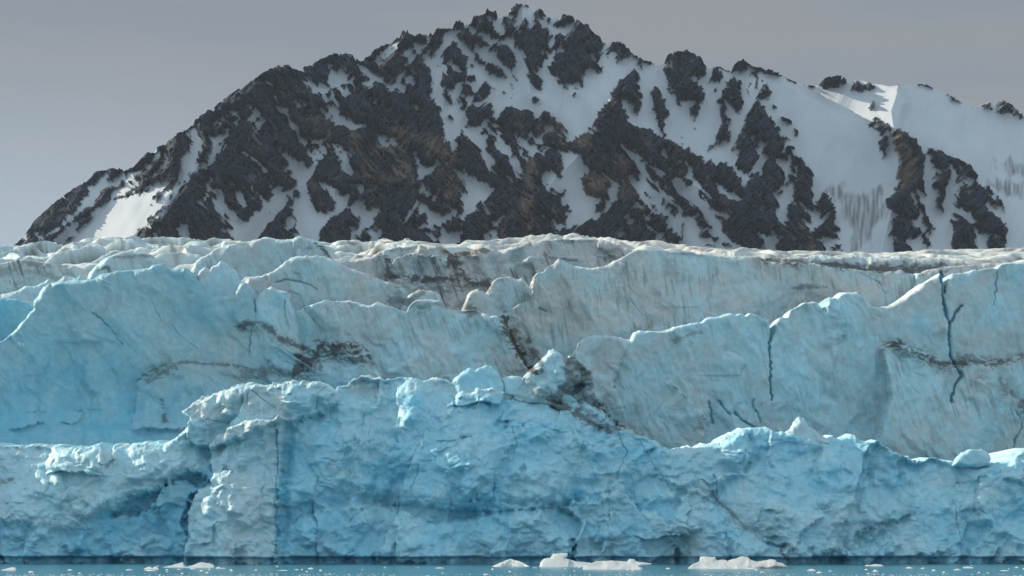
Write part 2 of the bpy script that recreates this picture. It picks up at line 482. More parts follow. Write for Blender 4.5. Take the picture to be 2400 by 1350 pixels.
I r 1920,540 2000,600 2030,690 1970,640
I r 2090,740 2180,760 2200,800 2130,770
I s 1770,590 1850,620 1830,670 1780,640
I s 1840,720 1900,780 1950,760 1910,810 1860,770
I s 1610,770 1690,820 1690,860 1640,830
I s 1870,880 1960,920 1990,970 2110,1020 2130,1100 2080,1090 2030,1000 1920,940
I s 2260,200 2400,330 2400,470 2290,350 2250,280 2300,290
I s 1490,1030 1580,990 1590,1010 1540,1060
I s 2320,1110 2400,1090 2400,1200
J s 300,215 380,225 500,230 600,275 690,265 820,190 880,210 1000,250 1080,310 1200,300 1300,350 1460,420 1640,480 1720,440 2170,420 2170,1350 1500,1350 1420,1300 1440,1210 1260,990 1090,800 980,640 920,640 860,700 800,850 780,910 690,1060 650,1200 570,1330 550,1350 250,1350 200,1280 20,1210 -10,1190 -10,620 150,650 280,600 270,500 200,390 140,380 150,330 230,320 300,330
J r 380,230 430,205 510,260 520,330 490,460 450,440 440,400 330,400
J r 440,420 430,520 380,525 400,480
J r 640,310 700,400 760,520 770,680 750,790 710,830 680,790 620,720 590,680 540,630 550,780 610,870 610,940 570,910 600,1010 580,1130 500,1150 420,1210 380,1270 330,1280 350,1190 430,1130 400,1080 470,950 460,870 480,690 430,640 480,560 540,400
J r -60,10 0,20 110,50 200,90 240,170 300,230 310,310 270,340 220,330 210,370 130,330 130,380 180,400 250,440 270,520 290,590 240,680 210,770 170,820 110,800 100,700 150,650 90,600 40,570 40,640 -60,640
J r 150,850 175,880 140,890
J r 180,910 180,1000 130,990 160,940
J r 860,220 960,220 990,260 930,290 960,350 940,470 910,470 920,350 880,350 890,300 860,300
J r 980,350 1030,380 990,400
J r 720,350 750,430 720,400
J r 850,420 830,570 800,500
J r 950,480 1010,410 1070,400 1060,440 1165,520 1060,600 950,600 910,610
J r 1115,660 1150,670 1200,720 1150,730
J r 1220,790 1270,840 1370,890 1350,930 1240,860
J r 1430,990 1460,1020 1440,1050
J r 780,130 860,180 980,215 1090,280 1190,275 1290,320 1460,412 1420,420 1290,350 1190,305 1080,310 980,260 880,215 820,190
J r 620,240 650,190 740,140 820,160 810,230 690,290 690,260 620,265
J r 945,610 980,660 1060,740 1090,810 1090,900 1190,910 1270,990 1360,1090 1440,1210 1390,1230 1400,1310 1390,1350 650,1350 690,1300 700,1270 560,1340 600,1290 670,1200 690,1080 690,1040 770,950 810,850 860,700
J s 1150,930 1190,940 1160,970
J s 1210,1010 1280,1080 1240,1080
J s 980,1150 1030,1180 980,1330 950,1250 970,1200
J s 1300,1130 1400,1170 1430,1200 1320,1190 1280,1290 1240,1290 1290,1230
J s 860,1110 885,1080 880,1105
Z s 1980,215 1990,180 2560,180 2560,660 1980,660
J r 1730,440 1750,390 1890,345 1910,375 1800,410
J r 1930,345 1960,370 2050,345 2055,390 1970,410 1930,380
J r 2120,490 2150,390 2180,380 2180,490
K s 190,40 560,0 700,20 680,60 650,180 690,260 780,300 830,390 770,470 760,390 710,350 660,270 640,220 560,170 480,150 430,195 370,140 300,145 220,80
K s 40,155 90,200 100,310 200,470 330,560 340,610 200,490 70,350 90,320
K s 0,450 70,490 140,470 200,540 220,630 290,670 330,760 380,850 370,880 490,960 520,1070 570,1150 650,1190 690,1230 600,1230 470,1160 370,990 290,890 240,790 130,690 90,640 0,590
K s 0,840 120,850 180,820 160,890 180,970 250,1000 340,990 460,1130 480,1170 650,1200 700,1230 600,1300 0,1300
K r 210,1090 240,1040 330,1030 400,1080 460,1150 400,1170 300,1130 220,1120
K r 470,1170 570,1180 620,1230 500,1230
K r 270,1220 320,1190 400,1230
K s 430,430 500,480 560,540 630,570 700,630 600,605 520,570 440,500
K s 370,780 440,790 540,820 575,860 550,880 450,830
K s 970,1075 1120,1100 1190,1150 1170,1230 1150,1320 1000,1320 990,1200 1030,1170 980,1110
K s 900,240 950,265 960,170 1030,120 1050,110 1000,200 990,310 950,280 910,290
K s 930,0 990,0 1010,110 980,130 970,50
K s 1190,140 1280,150 1340,150 1350,60 1370,90 1350,180 1370,260 1340,300 1340,380 1310,390 1310,440 1370,440 1400,350 1390,480 1370,640 1330,700 1300,850 1320,900 1300,940 1200,860 1190,750 1230,720 1170,570 1250,600 1310,560 1260,480 1300,360 1250,250
K s 1410,190 1460,190 1430,350 1410,350 1430,260
K s 1440,680 1470,660 1530,730 1640,800 1660,740 1670,800 1750,770 1730,840 1740,900 1870,800 1790,910 1690,1000 1610,1070 1570,980 1510,870 1600,930 1620,950 1620,840 1540,780 1490,720
K s 1670,680 1720,680 1690,710
K s 1390,0 2170,0 2170,1360 1830,1340 1780,1170 1690,1140 1750,1120 1950,1130 1990,1130 1940,1050 1990,1030 1920,940 1960,870 1930,820 1900,680 1870,620 1800,550 1770,510 1740,600 1730,650 1680,650 1650,530 1650,470 1680,370 1640,270 1580,240 1460,130 1500,110 1400,60
K r 1380,90 1470,90 1520,130 1590,220 1470,150 1350,130
K r 1890,1250 1940,1190 2000,1210 2020,1290 1890,1280
L r 0,110 80,85 150,130 210,130 300,180 240,220 100,270 20,250 20,180
L r 370,155 410,175 380,175
L r 460,170 500,165 490,180
L r 540,165 580,150 575,165
L r 270,285 305,310 280,315
L r 140,460 190,400 250,380 270,460 200,480
L r 800,155 850,135 930,150 1020,215 900,180
L r 1180,275 1240,290 1370,390 1280,380 1250,360
L r 1470,400 1540,450 1500,460
L r 1580,400 1700,365 1780,450 1790,500 1720,490 1600,440
L r 1795,440 1830,360 1890,340 1990,400 2030,400 2180,600 1960,540 1780,510
L r 150,660 210,600 240,540 310,530 380,600 470,680 600,720 720,790 820,860 880,960 900,1080 880,1140 910,1240 910,1350 540,1350 570,1220 600,1130 610,1070 530,990 500,840 420,750 310,820 340,760 190,700
L r 310,890 350,830 430,800 430,920 410,1000 430,1040 380,1100 345,1060 350,960
L r 920,935 1070,965 1200,1060 1380,1110 1480,1180 1590,1350 990,1350 1020,1230 980,1130 930,1010
L s 1230,1180 1280,1230 1290,1350 1220,1350
M r 540,0 900,0 900,100 910,360 930,600 860,580 800,490 850,600 860,680 900,730 910,800 980,880 1000,960 1045,1005 1000,1040 980,1095 910,1040 900,1060 980,1180 1000,1250 920,1240 850,1140 860,1070 790,1130 690,1150 660,1160 800,1330 500,1350 490,1120 450,1080 500,970 480,900 560,830 440,760 400,740 420,620 490,560 580,400 540,370 570,220 600,170
M s 740,560 800,660 780,700 840,790 880,840 860,880 900,990 920,980 880,1060 800,980 740,900 800,930 850,940 850,870 820,780 760,700 790,660
M r 930,0 1070,0 1230,90 1380,140 1480,190 1590,380 1530,390 1600,420 1650,480 1720,580 1800,640 1810,570 1850,590 1890,650 1915,720 1910,800 1880,770 1880,740 1800,710 1820,760 1740,740 1700,640 1680,700 1730,790 1860,880 1960,990 1940,1100 1940,1320 1660,1320 1700,1100 1680,1060 1610,1090 1520,990 1560,1110 1560,1200 1580,1320 1270,1320 1240,1140 1250,1080 1220,920 1230,860 1260,870 1280,800 1420,880 1460,930 1570,910 1490,900 1470,800 1400,790 1360,740 1370,790 1280,750 1290,660 1350,500 1300,580 1300,530 1370,440 1280,460 1270,400 1290,340 1280,260 1240,200 1230,250 1230,350 1190,440 1180,560 1170,600 1150,660 1110,700 1150,760 1120,800 1050,740 1050,640 1090,560 1010,530 980,480 980,360 1020,260 990,160 940,60
M r 1650,455 1700,460 1780,530 1810,570 1730,590 1690,530
M s 1430,410 1470,370 1520,380 1470,440
M s 1340,210 1355,220 1370,245
M s 1790,1065 1880,1130 1810,1100
'''
SKYLINE = pts('-160,690 -60,640 27,582 58,556 84,518 129,480 173,444 213,422 222,410 227,404 249,400 262,395 289,398 292,403 318,393 347,364 373,349 413,329 438,307 480,276 502,262 540,231 567,213 591,196 618,178 640,168 658,160 664,165 680,158 691,169 707,173 718,164 738,156 764,142 791,133 818,132 831,138 849,149 867,133 880,120 911,104 938,91 947,79 952,83 956,76 961,89 973,93 978,86 985,84 990,89 998,80 1006,82 1022,76 1044,71 1062,67 1069,57 1074,60 1080,54 1089,60 1107,56 1111,45 1129,44 1138,36 1142,27 1147,32 1162,33 1171,42 1182,36 1187,28 1202,24 1209,12 1220,9 1228,13 1233,9 1238,13 1249,22 1271,31 1289,40 1311,44 1318,39 1323,37 1329,42 1335,41 1342,43 1360,58 1369,68 1378,64 1387,80 1404,94 1418,104 1431,99 1453,100 1467,114 1484,129 1502,138 1511,144 1533,149 1556,151 1562,138 1578,127 1600,126 1606,123 1620,129 1633,133 1647,153 1664,162 1674,159 1680,158 1690,160 1698,164 1713,169 1718,156 1738,146 1753,152 1778,160 1809,171 1831,176 1849,187 1871,198 1905,203 1918,200 1929,189 1956,184 1980,186 1983,193 1993,196 2000,189 2016,186 2036,195 2062,198 2084,202 2107,200 2147,198 2169,196 2191,209 2222,222 2249,240 2280,247 2293,249 2316,239 2329,249 2333,246 2340,240 2350,235 2373,247 2400,275 2480,330 2560,360')
# the main rock ribs, as crests: x,y points | width | height in m toward the viewer
RIBS = [('618,178 560,250 500,330 440,420 395,480 330,590', 170, 95), ('720,170 690,300 640,420 560,500 520,600', 90, 40),
        ('950,90 900,200 830,330 790,420 760,600', 110, 60), ('867,150 935,95', 25, 30),
        ('1075,70 1060,200 1000,330 960,430 900,600', 90, 45), ('1222,15 1235,120 1240,220', 60, 30),
        ('1350,60 1330,150 1340,220', 70, 40), ('1435,230 1400,300 1350,370 1290,430 1210,520 1150,600', 80, 75),
        ('1435,230 1480,300 1560,400 1700,470 1850,560 1900,610', 90, 75), ('1600,130 1600,230', 40, 25),
        ('1775,235 1770,330 1760,430 1800,600', 70, 40), ('2100,310 2110,420 2060,600', 55, 60),
        ('2225,360 2270,460 2300,600', 70, 40), ('1870,200 2110,310', 60, 30), ('2110,195 2090,260 2095,300', 60, 45)]


def build_mountain():
    h = 1.5
    u = np.arange(-140, 2541, h)
    v = np.arange(0, 641, h)
    U, VG = np.meshgrid(u, v)
    sky = np.interp(u, SKYLINE[:, 0], SKYLINE[:, 1])
    sky = sky + (fbm(u / 9, u * 0 + 3.3, 3, 8) * 2.2 + fbm(u / 40, u * 0 + 1.3, 2, 9) * 1.5) * np.interp(u, [0, 1850, 1880, 2400], [1, 1, 0.25, 0.25])
    V = np.maximum(VG, sky[None, :])
    wx = U + fbm(U / 110, V / 110, 4, 3) * 9
    wy = V + fbm(U / 110, V / 110, 4, 4) * 9
    lr = sstep(fbm(U / 150, V / 150, 2, 26), -0.25, 0.25)      # which way the strata run
    p1, q1 = (wx + 0.75 * wy) / 1.0, (wy - 0.3 * wx)
    p2, q2 = (wx - 0.75 * wy) / 1.0, (wy + 0.3 * wx)
    dia = lr * ridged(p1 / 26, q1 / 95, 4, 27, 0.62) + (1 - lr) * ridged(p2 / 26, q2 / 95, 4, 28, 0.62)
    fine = lr * ridged(p1 / 9, q1 / 34, 3, 29, 0.65) + (1 - lr) * ridged(p2 / 9, q2 / 34, 3, 30, 0.65)
    jag = fbm(U / 28, V / 28, 3, 5) * 1.8 + (dia.mean() - dia) * 6.0 + (fine.mean() - fine) * 3.4 + fbm(U / 4.5, V / 5, 2, 78) * 1.3
    snow = np.full(U.shape, -30.0)
    for ln in PATCHES.strip().splitlines():
        t, k, rest = ln.split(' ', 2)
        ox, oy, s = TL[t]
        P = pts(rest, ox, oy, s)
        w = window(P, u, v, 34)
        d = np.clip(sdf(P, U[w], V[w]), -30, 30)
        d = np.where(d > 0, d * min(2.6, max(1.0, 6.5 / max(d.max(), 0.5))), d)
        snow[w] = np.maximum(snow[w], d) if k == 's' else np.minimum(snow[w], -d)
    sn = snow + jag * sstep(np.abs(snow), 15, 3) + 2.2
    # scattered flecks on ledges of the rock
    lf = fbm(U / 160, V / 160, 2, 92) > 0
    fl = np.where(lf, fbm((U + V) / 9, (V - U) / 30, 3, 91), fbm((U - V) / 9, (V + U) / 30, 3, 93)) + 0.35 * fbm(U / 70, V / 70, 2, 94) + 0.5 * (dia.mean() - dia) - 0.50
    sn = np.where((snow < -5) & (fl > 0), np.maximum(sn, fl * 12 - 0.3), sn)
    S = sstep(sn, -0.7, 1.1)
    s0 = 3300.0 / F
    base = 3300 + (640 - V) * s0 * 0.70
    rel = np.zeros(U.shape)
    for p, wd, hg in RIBS:
        d = dist_line(pts(p), U, V)
        rel += 0.5 * hg * np.exp(-d / wd * 1.3)
    rock = ridged(wx / 90 + wy / 190, wy / 130, 3, 21, 0.45) * 13 + dia * 4.6 + fine * 2.1 \
        + facets(wx / 30 + wy / 70, wy / 44, 40, 1.4, 0.6) * 3.2 + facets(wx / 11 - wy / 40, wy / 15, 44, 1.4, 0.6) * 1.6
    dome = np.interp(u, [-200, 1820, 1960, 2600], [1, 1, 0.15, 0.15])
    soft = fbm(U / 90, V / 120, 2, 31) * 5 + fbm(U / 30 + V / 55, V / 190, 3, 32) * 0.7
    amp = sstep(-sn, -1, 14)
    ribs = rel
    rel = (1 - S) * (0.4 + rock * (0.12 + 0.88 * amp) * np.interp(u, [260, 420], [0.4, 1.0])) + soft * S
    # left-facing snow slopes that catch the sun
    ribs -= np.clip(430 - U, 0, 700) * s0 * 0.55
    for p, k, w in (('1850,190 2000,190 2108,200 2128,240 2104,312 2040,290 1950,250', 0.62, 12),
                    ('100,620 170,520 260,470 410,440 370,570 330,600', 0.45, 22), ('140,540 205,440 250,398 292,398 280,440 235,495 175,545', -0.2, 20), ('865,150 905,108 950,95 930,125 890,155', 0.8, 6)):
        d = sdf(pts(p), U, V)
        ribs += sstep(d, -w, w) * (U - pts(p)[:, 0].mean()) * s0 * k
    dl = base - ribs
    D = dl - rel
    X = (U - 1200) * dl / F
    Z = EYE + (HOR - V) * dl / F
    # rock and snow colours
    brown = sstep(fbm(wx / 60, wy / 80, 4, 51) + 0.95 * np.exp(-dist_line(pts('1330,330 1400,340 1440,400 1400,460'), U, V) / 60)
                  + 1.0 * np.exp(-dist_line(pts('830,330 950,330 1020,310 1000,400 900,430 850,420'), U, V) / 60)
                  + 0.9 * np.exp(-dist_line(pts('1290,400 1240,480 1220,560'), U, V) / 45)
                  + 1.0 * np.exp(-dist_line(pts('2105,320 2115,370 2105,440'), U, V) / 22) - 0.35 * sstep(V, 300, 220) - 0.2, 0.3, 1.0)
    strat = 0.5 * fbm(wx / 20, wy / 20, 4, 61) + 1.3 * (fine - fine.mean()) + 0.9 * (dia - dia.mean())
    rk = np.stack([0.014 + 0 * U, 0.023 + 0 * U, 0.037 + 0 * U], -1)
    rb = np.stack([0.090 + 0 * U, 0.072 + 0 * U, 0.060 + 0 * U], -1)
    rk = rk * (1 - brown[..., None]) + rb * brown[..., None]
    rk = rk * np.clip(1 + 0.34 * strat, 0.5, 1.7)[..., None]
    pale = sstep(fbm(wx / 11 + wy / 40, wy / 36, 3, 66), 0.55, 0.95) * brown
    rk = rk + pale[..., None] * np.array([0.10, 0.085, 0.07])
    grit = np.zeros(U.shape)
    for p in ('1930,446 1944,433 1968,431 1980,437 2000,444 2019,450 2033,448 2044,439 2068,428 2070,454 2074,487 2070,509 2055,535 2035,578 2000,600 1985,535 1969,496 1955,468',
              '2333,374 2376,372 2410,381 2410,420 2368,418 2339,394', '2315,424 2333,424 2370,418 2410,415 2410,461 2357,468 2333,454 2315,433'):
        d = sdf(pts(p), U, V)
        grit = np.maximum(grit, sstep(d + fbm(U / 18, V / 40, 4, 71) * 14, -6, 14) * np.clip(0.62 + 0.6 * fbm(U / 7, V / 60, 4, 72), 0, 1))
    line = sstep(fbm(U / 5 + V / 26, V / 150, 3, 81), 0.45, 1.0) * 0.09
    sw = np.stack([0.49 + 0 * U, 0.535 + 0 * U, 0.57 + 0 * U], -1)
    sw = sw * (1 - np.clip(grit * 0.62 + line, 0, 0.8))[..., None]
    sw = sw * (1 + 0.05 * fbm(U / 60, V / 60, 3, 82))[..., None]
    col = rk * (1 - S[..., None]) + sw * S[..., None]
    col = np.concatenate([col, (1 - S)[..., None]], -1)
    # clip to the skyline, snap the rim to it
    ins = VG > sky[None, :]
    f = grid_faces(ins[1:, :-1] | ins[1:, 1:])
    rim = np.maximum(np.argmax(ins, 0) - 1, 0) * len(u) + np.arange(len(u))
    co = np.stack([X, D, Z], -1).reshape(-1, 3)
    col = col.reshape(-1, 4)
    n0 = len(co)
    # the far side falls away behind the crest
    ext, ecol, ef = [], [], []
    prev = rim
    for k, (dy, dz) in enumerate(((25, -6), (90, -50), (300, -240), (700, -620))):
        c = co[rim] + np.stack([np.zeros(len(rim)), dy + 0 * rim, dz + 0 * rim], 1)
        c[:, 1] += fbm(u / 50, u * 0 + k, 3, 100 + k) * dy * 0.25
        ext.append(c)
        ecol.append(col[rim])
        ids = n0 + k * len(rim) + np.arange(len(rim))
        ef.append(np.stack([prev[:-1], prev[1:], ids[1:], ids[:-1]], 1))
        prev = ids
    # and the near side runs on down to the valley floor hidden by the glacier
    foot = np.arange((len(v) - 1) * len(u), len(v) * len(u))
    prev = foot
    for k, (dy, fz) in enumerate(((-130, 0.5), (-320, 0.0))):
        c = co[foot].copy()
        c[:, 1] += dy + fbm(u / 50, u * 0 + k, 3, 120 + k) * 30
        c[:, 2] *= fz
        ext.append(c)
        ecol.append(col[foot])
        ids = n0 + (4 + k) * len(u) + np.arange(len(u))
        ef.append(np.stack([prev[:-1], ids[:-1], ids[1:], prev[1:]], 1))
        prev = ids
    co = np.concatenate([co] + ext)
    col = np.concatenate([col] + ecol)
    f = np.concatenate([f] + ef)
    co, f, (col,) = compact(co, f, [col])
    o = mesh_object('mountain', co, f, M_MOUNT, None, {'col': col})
    tag(o, 'dark jagged rock mountain streaked with snow gullies rising behind the glacier', 'mountain', None, 'structure')
    return o


build_mountain()
# ------------------------------------------------------------------ water
def build_water():
    m = bpy.data.materials.new('fjord water')
    m.use_nodes = True
    t = m.node_tree
    b = t.nodes['Principled BSDF']
    b.inputs['Base Color'].default_value = (0.055, 0.20, 0.27, 1)
    b.inputs['Roughness'].default_value = 0.16
    b.inputs['IOR'].default_value = 1.33
    geo = N(t, 'ShaderNodeNewGeometry')
    mp = N(t, 'ShaderNodeMapping')
    mp.inputs['Scale'].default_value = (1.0, 0.45, 1.0)
    t.links.new(geo.outputs['Position'], mp.inputs[0])
    n1 = N(t, 'ShaderNodeTexNoise')
    n1.inputs['Scale'].default_value = 0.55
    n1.inputs['Detail'].default_value = 7.0
    n1.inputs['Roughness'].default_value = 0.62
    t.links.new(mp.outputs[0], n1.inputs['Vector'])
    bp = N(t, 'ShaderNodeBump')
    bp.inputs['Strength'].default_value = 1.0
    bp.inputs['Distance'].default_value = 0.22
    t.links.new(n1.outputs['Fac'], bp.inputs['Height'])
    t.links.new(bp.outputs[0], b.inputs['Normal'])
    x = np.array([-2500.0, 2500.0])
    co = [(-2500, -600, 0), (2500, -600, 0), (2500, 2500, 0), (-2500, 2500, 0)]
    o = mesh_object('water', co, [[0, 1, 2, 3]], m)
    tag(o, 'calm milky blue fjord water below the glacier front', 'water', None, 'structure')


build_water()

# ------------------------------------------------------------------ glacier
GLACIER = empty('glacier', (0, 330, 0))
tag(GLACIER, 'tall blue and grey tidewater glacier front ending in the water', 'glacier', None, 'structure')

GREY = np.array([0.49, 0.53, 0.53])
PALE = np.array([0.40, 0.65, 0.725])
BLUE = np.array([0.21, 0.57, 0.735])
DEEP_SHADE = np.array([0.025, 0.22, 0.32])
SOOT_SHADE = np.array([0.035, 0.032, 0.03])  # dark of the dirt and of the painted shade strokes
TAN = np.array([0.20, 0.155, 0.105])

# dirt, stains, a dark notch, and painted shade of a cave and ridge gap: points | width px | strength | tan share
DIRT_SHADE = '''
555,768 575,758 600,757 630,768 655,792 690,808 735,822 790,825 850,832|6|.8|0
690,872 715,850 745,824 800,820 850,832|16|.95|0
700,850 760,835 840,840|12|.8|0
320,890 350,873 395,852 450,850 560,858 600,868 660,872 715,885|3.5|.7|0
355,882 380,868 400,862|13|.65|.2
575,880 620,868 690,878 715,890|12|.6|0
382,940 388,960 393,990|5|.8|.2
1052,596 1062,620 1075,648 1085,660|15|1|.15
1068,600 1085,640 1100,662|9|.7|.3
1040,584 1070,592 1100,588 1140,582|9|.9|.8
1035,578 1060,575 1120,571 1200,570 1240,572|8|.85|.9
1110,600 1120,640 1130,660|9|.45|.3
1160,600 1175,640|12|.45|.5
1200,600 1215,640|9|.35|.4
905,612 912,640 935,655 960,656 1010,656 1060,655 1110,662 1145,668|8|.95|0
880,600 905,630 940,645|11|.6|0
1000,575 985,590 995,600|8|.35|0
900,642 940,668 972,690 955,708 920,700|12|.6|0
960,680 1000,675 1080,672 1150,670|7|.7|.5
980,720 1020,712 1070,720 1100,700|9|.5|.2
1085,720 1100,730 1112,722|10|.7|.2
1180,738 1190,770 1200,795 1215,825 1235,860 1252,870|8|1|.1
1194,748 1215,790 1225,815|5|.7|.2
1238,795 1250,820 1262,845 1272,868|6|.8|.1
1170,690 1180,740|14|.35|.5
1225,665 1245,700|9|.4|.5
1570,620 1580,650|13|.35|0
1860,676 1890,672 1935,673|5|.6|0
1870,690 1935,695|12|.3|0
1430,600 1460,572 1490,585|8|.6|.6
1285,602 1320,606 1350,612|3|.6|0
1580,797 1610,786 1642,780|5|.55|.2
1620,800 1650,805|5|.3|.2
1398,948 1420,970 1450,1000|8|.95|0
1420,930 1450,985 1500,1015|8|.4|.4
2075,812 2110,810 2150,828 2190,845 2218,853|8|.95|.2
2120,825 2160,838 2220,862|14|.5|.2
2240,852 2280,848 2340,852 2400,838|6|.9|.2
2250,838 2300,846 2330,850|11|.6|0
2345,888 2362,920|9|.55|0
2375,925 2390,935 2400,960|9|.75|0
2290,880 2330,905 2400,925|6|.4|.2
2330,960 2380,1010|14|.25|.3
1285,930 1330,958 1380,985 1425,1012|9|.85|.2
1260,925 1300,930 1340,950|12|.45|.2
1365,955 1400,990 1440,1000|12|.55|.2
1660,1150 1690,1180 1730,1222 1745,1238|4|.7|.2
1620,1125 1660,1160|8|.45|.2
1325,1192 1345,1208 1355,1215|8|.5|.4
1715,1225 1780,1245|12|.4|.2
1790,1255 1850,1285|8|.35|0
0,1135 30,1125|4|.7|.3
140,1132 150,1136|3|.5|.2
1822,1290 1842,1316|4|.95|0
1990,1280 2050,1240 2130,1205|12|.3|0
880,930 895,932 910,935|3|.3|0
1180,932 1230,938|4|.5|.5
2330,1325 2365,1318 2410,1318|6|.9|0
180,575 240,572 300,566 360,566|6|.55|.2
60,585 110,590 140,585|6|.7|0
90,578 150,575|5|.5|.2
0,640 40,628 90,642 150,650|9|.4|0
60,612 90,618 150,615|8|.6|0
230,630 252,632|6|.8|0
380,607 400,615 425,612|8|.7|0
200,605 330,598 430,604|4|.5|0
740,570 756,580 768,596|4|.95|0
690,575 715,585 725,582|9|.45|0
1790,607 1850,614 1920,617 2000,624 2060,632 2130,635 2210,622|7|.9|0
1600,588 1650,583 1700,585|4|.6|.4
2160,640 2230,622 2330,615|8|.3|.7
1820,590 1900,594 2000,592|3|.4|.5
'''
# shallow cracks, their darkness painted in: points | half width px | depth m
CRACKS = '''
2207,636 2211,680 2214,710 2218,740 2226,758|4.6|6
2254,716 2240,735 2229,755 2225,775 2227,805 2231,838 2240,856 2257,880 2242,902 2232,940|4.2|5
2345,620 2338,650 2336,680 2329,715|1.6|2
1806,798 1803,825 1806,860 1805,900 1810,938|3.4|5
1767,935 1766,955 1778,970 1782,990|2.4|1.6
1686,940 1700,960 1712,972|4|3
1722,968 1740,985 1768,1002|4.5|3
1660,942 1668,962 1670,990|5|3
645,662 670,655 700,659 730,668 742,678|2.2|2.0
667,702 668,725 672,755 678,778|1.8|1.2
706,698 712,722 735,750 765,790|1.8|1.4
217,733 240,750 262,772 286,808|2.2|1.6
355,705 375,745|1.5|0.9
395,752 420,785 460,815|1.2|0.7
230,655 260,668|1.6|0.7
590,760 586,790 582,830|1.8|1.4
632,790 660,850|1.0|0.7
1468,690 1500,730 1530,755|1.2|0.7
2015,638 2060,660 2075,690|1.4|0.8
1265,722 1280,730|2.6|2
590,912 620,938 652,960|1.6|1.2
768,905 750,925 745,960|1.4|1.1
488,985 540,992|1.5|1.2
625,960 622,985|1.0|0.7
530,850 538,868|1.8|1.2
2100,890 2105,920|1.2|0.7
2380,960 2395,985 2398,1000 2380,1030 2375,1055|2.4|2
1200,1000 1210,1040 1200,1080|1.4|0.8
1160,1112 1158,1180|1.3|0.8
1440,1000 1470,1060 1446,1110|1.5|1.0
1500,1035 1545,1110 1575,1150|1.4|0.9
985,1090 975,1125 965,1150|1.5|0.9
2235,1170 2240,1215 2250,1260|1.3|0.9
655,1010 653,1080 652,1160 653,1300|2.2|2.0
'''


def strokes(txt):
    for ln in txt.strip().splitlines():
        q = ln.split('|')
        yield [pts(q[0])] + [float(v) for v in q[1:]]


DIRT_SHADE_L = list(strokes(DIRT_SHADE))
CRACK_L = list(strokes(CRACKS))


def rubble(U, V, k, seed):
    """chunky displacement in m for freshly broken ice"""
    wx = U + fbm(U / 70, V / 70, 3, seed) * 12
    wy = V + fbm(U / 70, V / 70, 3, seed + 1) * 12
    ax = wx + 0.35 * wy
    m = 0.15 + 0.95 * sstep(fbm(U / 80, V / 80, 3, seed + 9), -0.35, 0.5)
    return k * (facets(ax / 150, wy / 190, seed + 2, 1.2, 0.6) * 3.0 + facets(wx / 62, wy / 74, seed + 3, 1.3, 0.6) * 1.25
                + m * (facets(ax / 27, wy / 24, seed + 4, 1.3, 0.6) * 0.75 + facets(wx / 11, wy / 10, seed + 6, 1.3, 0.7) * 0.27)
                + fbm(wx / 30, wy / 24, 4, seed + 5, 0.5) * 0.22)


def wall(U, V, k, seed, dirx=0.3):
    """gently fluted ablated wall"""
    a = U - dirx * (V - 800)
    wx = a + fbm(U / 80, V / 80, 3, seed) * 26
    return k * (fbm(wx / 90, V / 230, 3, seed + 1, 0.45) * 0.85 + facets(wx / 150, V / 190, seed + 2, 0.9, 0.6) * 0.75
                + facets(wx / 55, V / 80, seed + 3, 0.9, 0.6) * 0.30 + facets(wx / 24, V / 34, seed + 7, 0.9, 0.7) * 0.07 + fbm(wx / 11, V / 30, 4, seed + 4, 0.6) * 0.05)


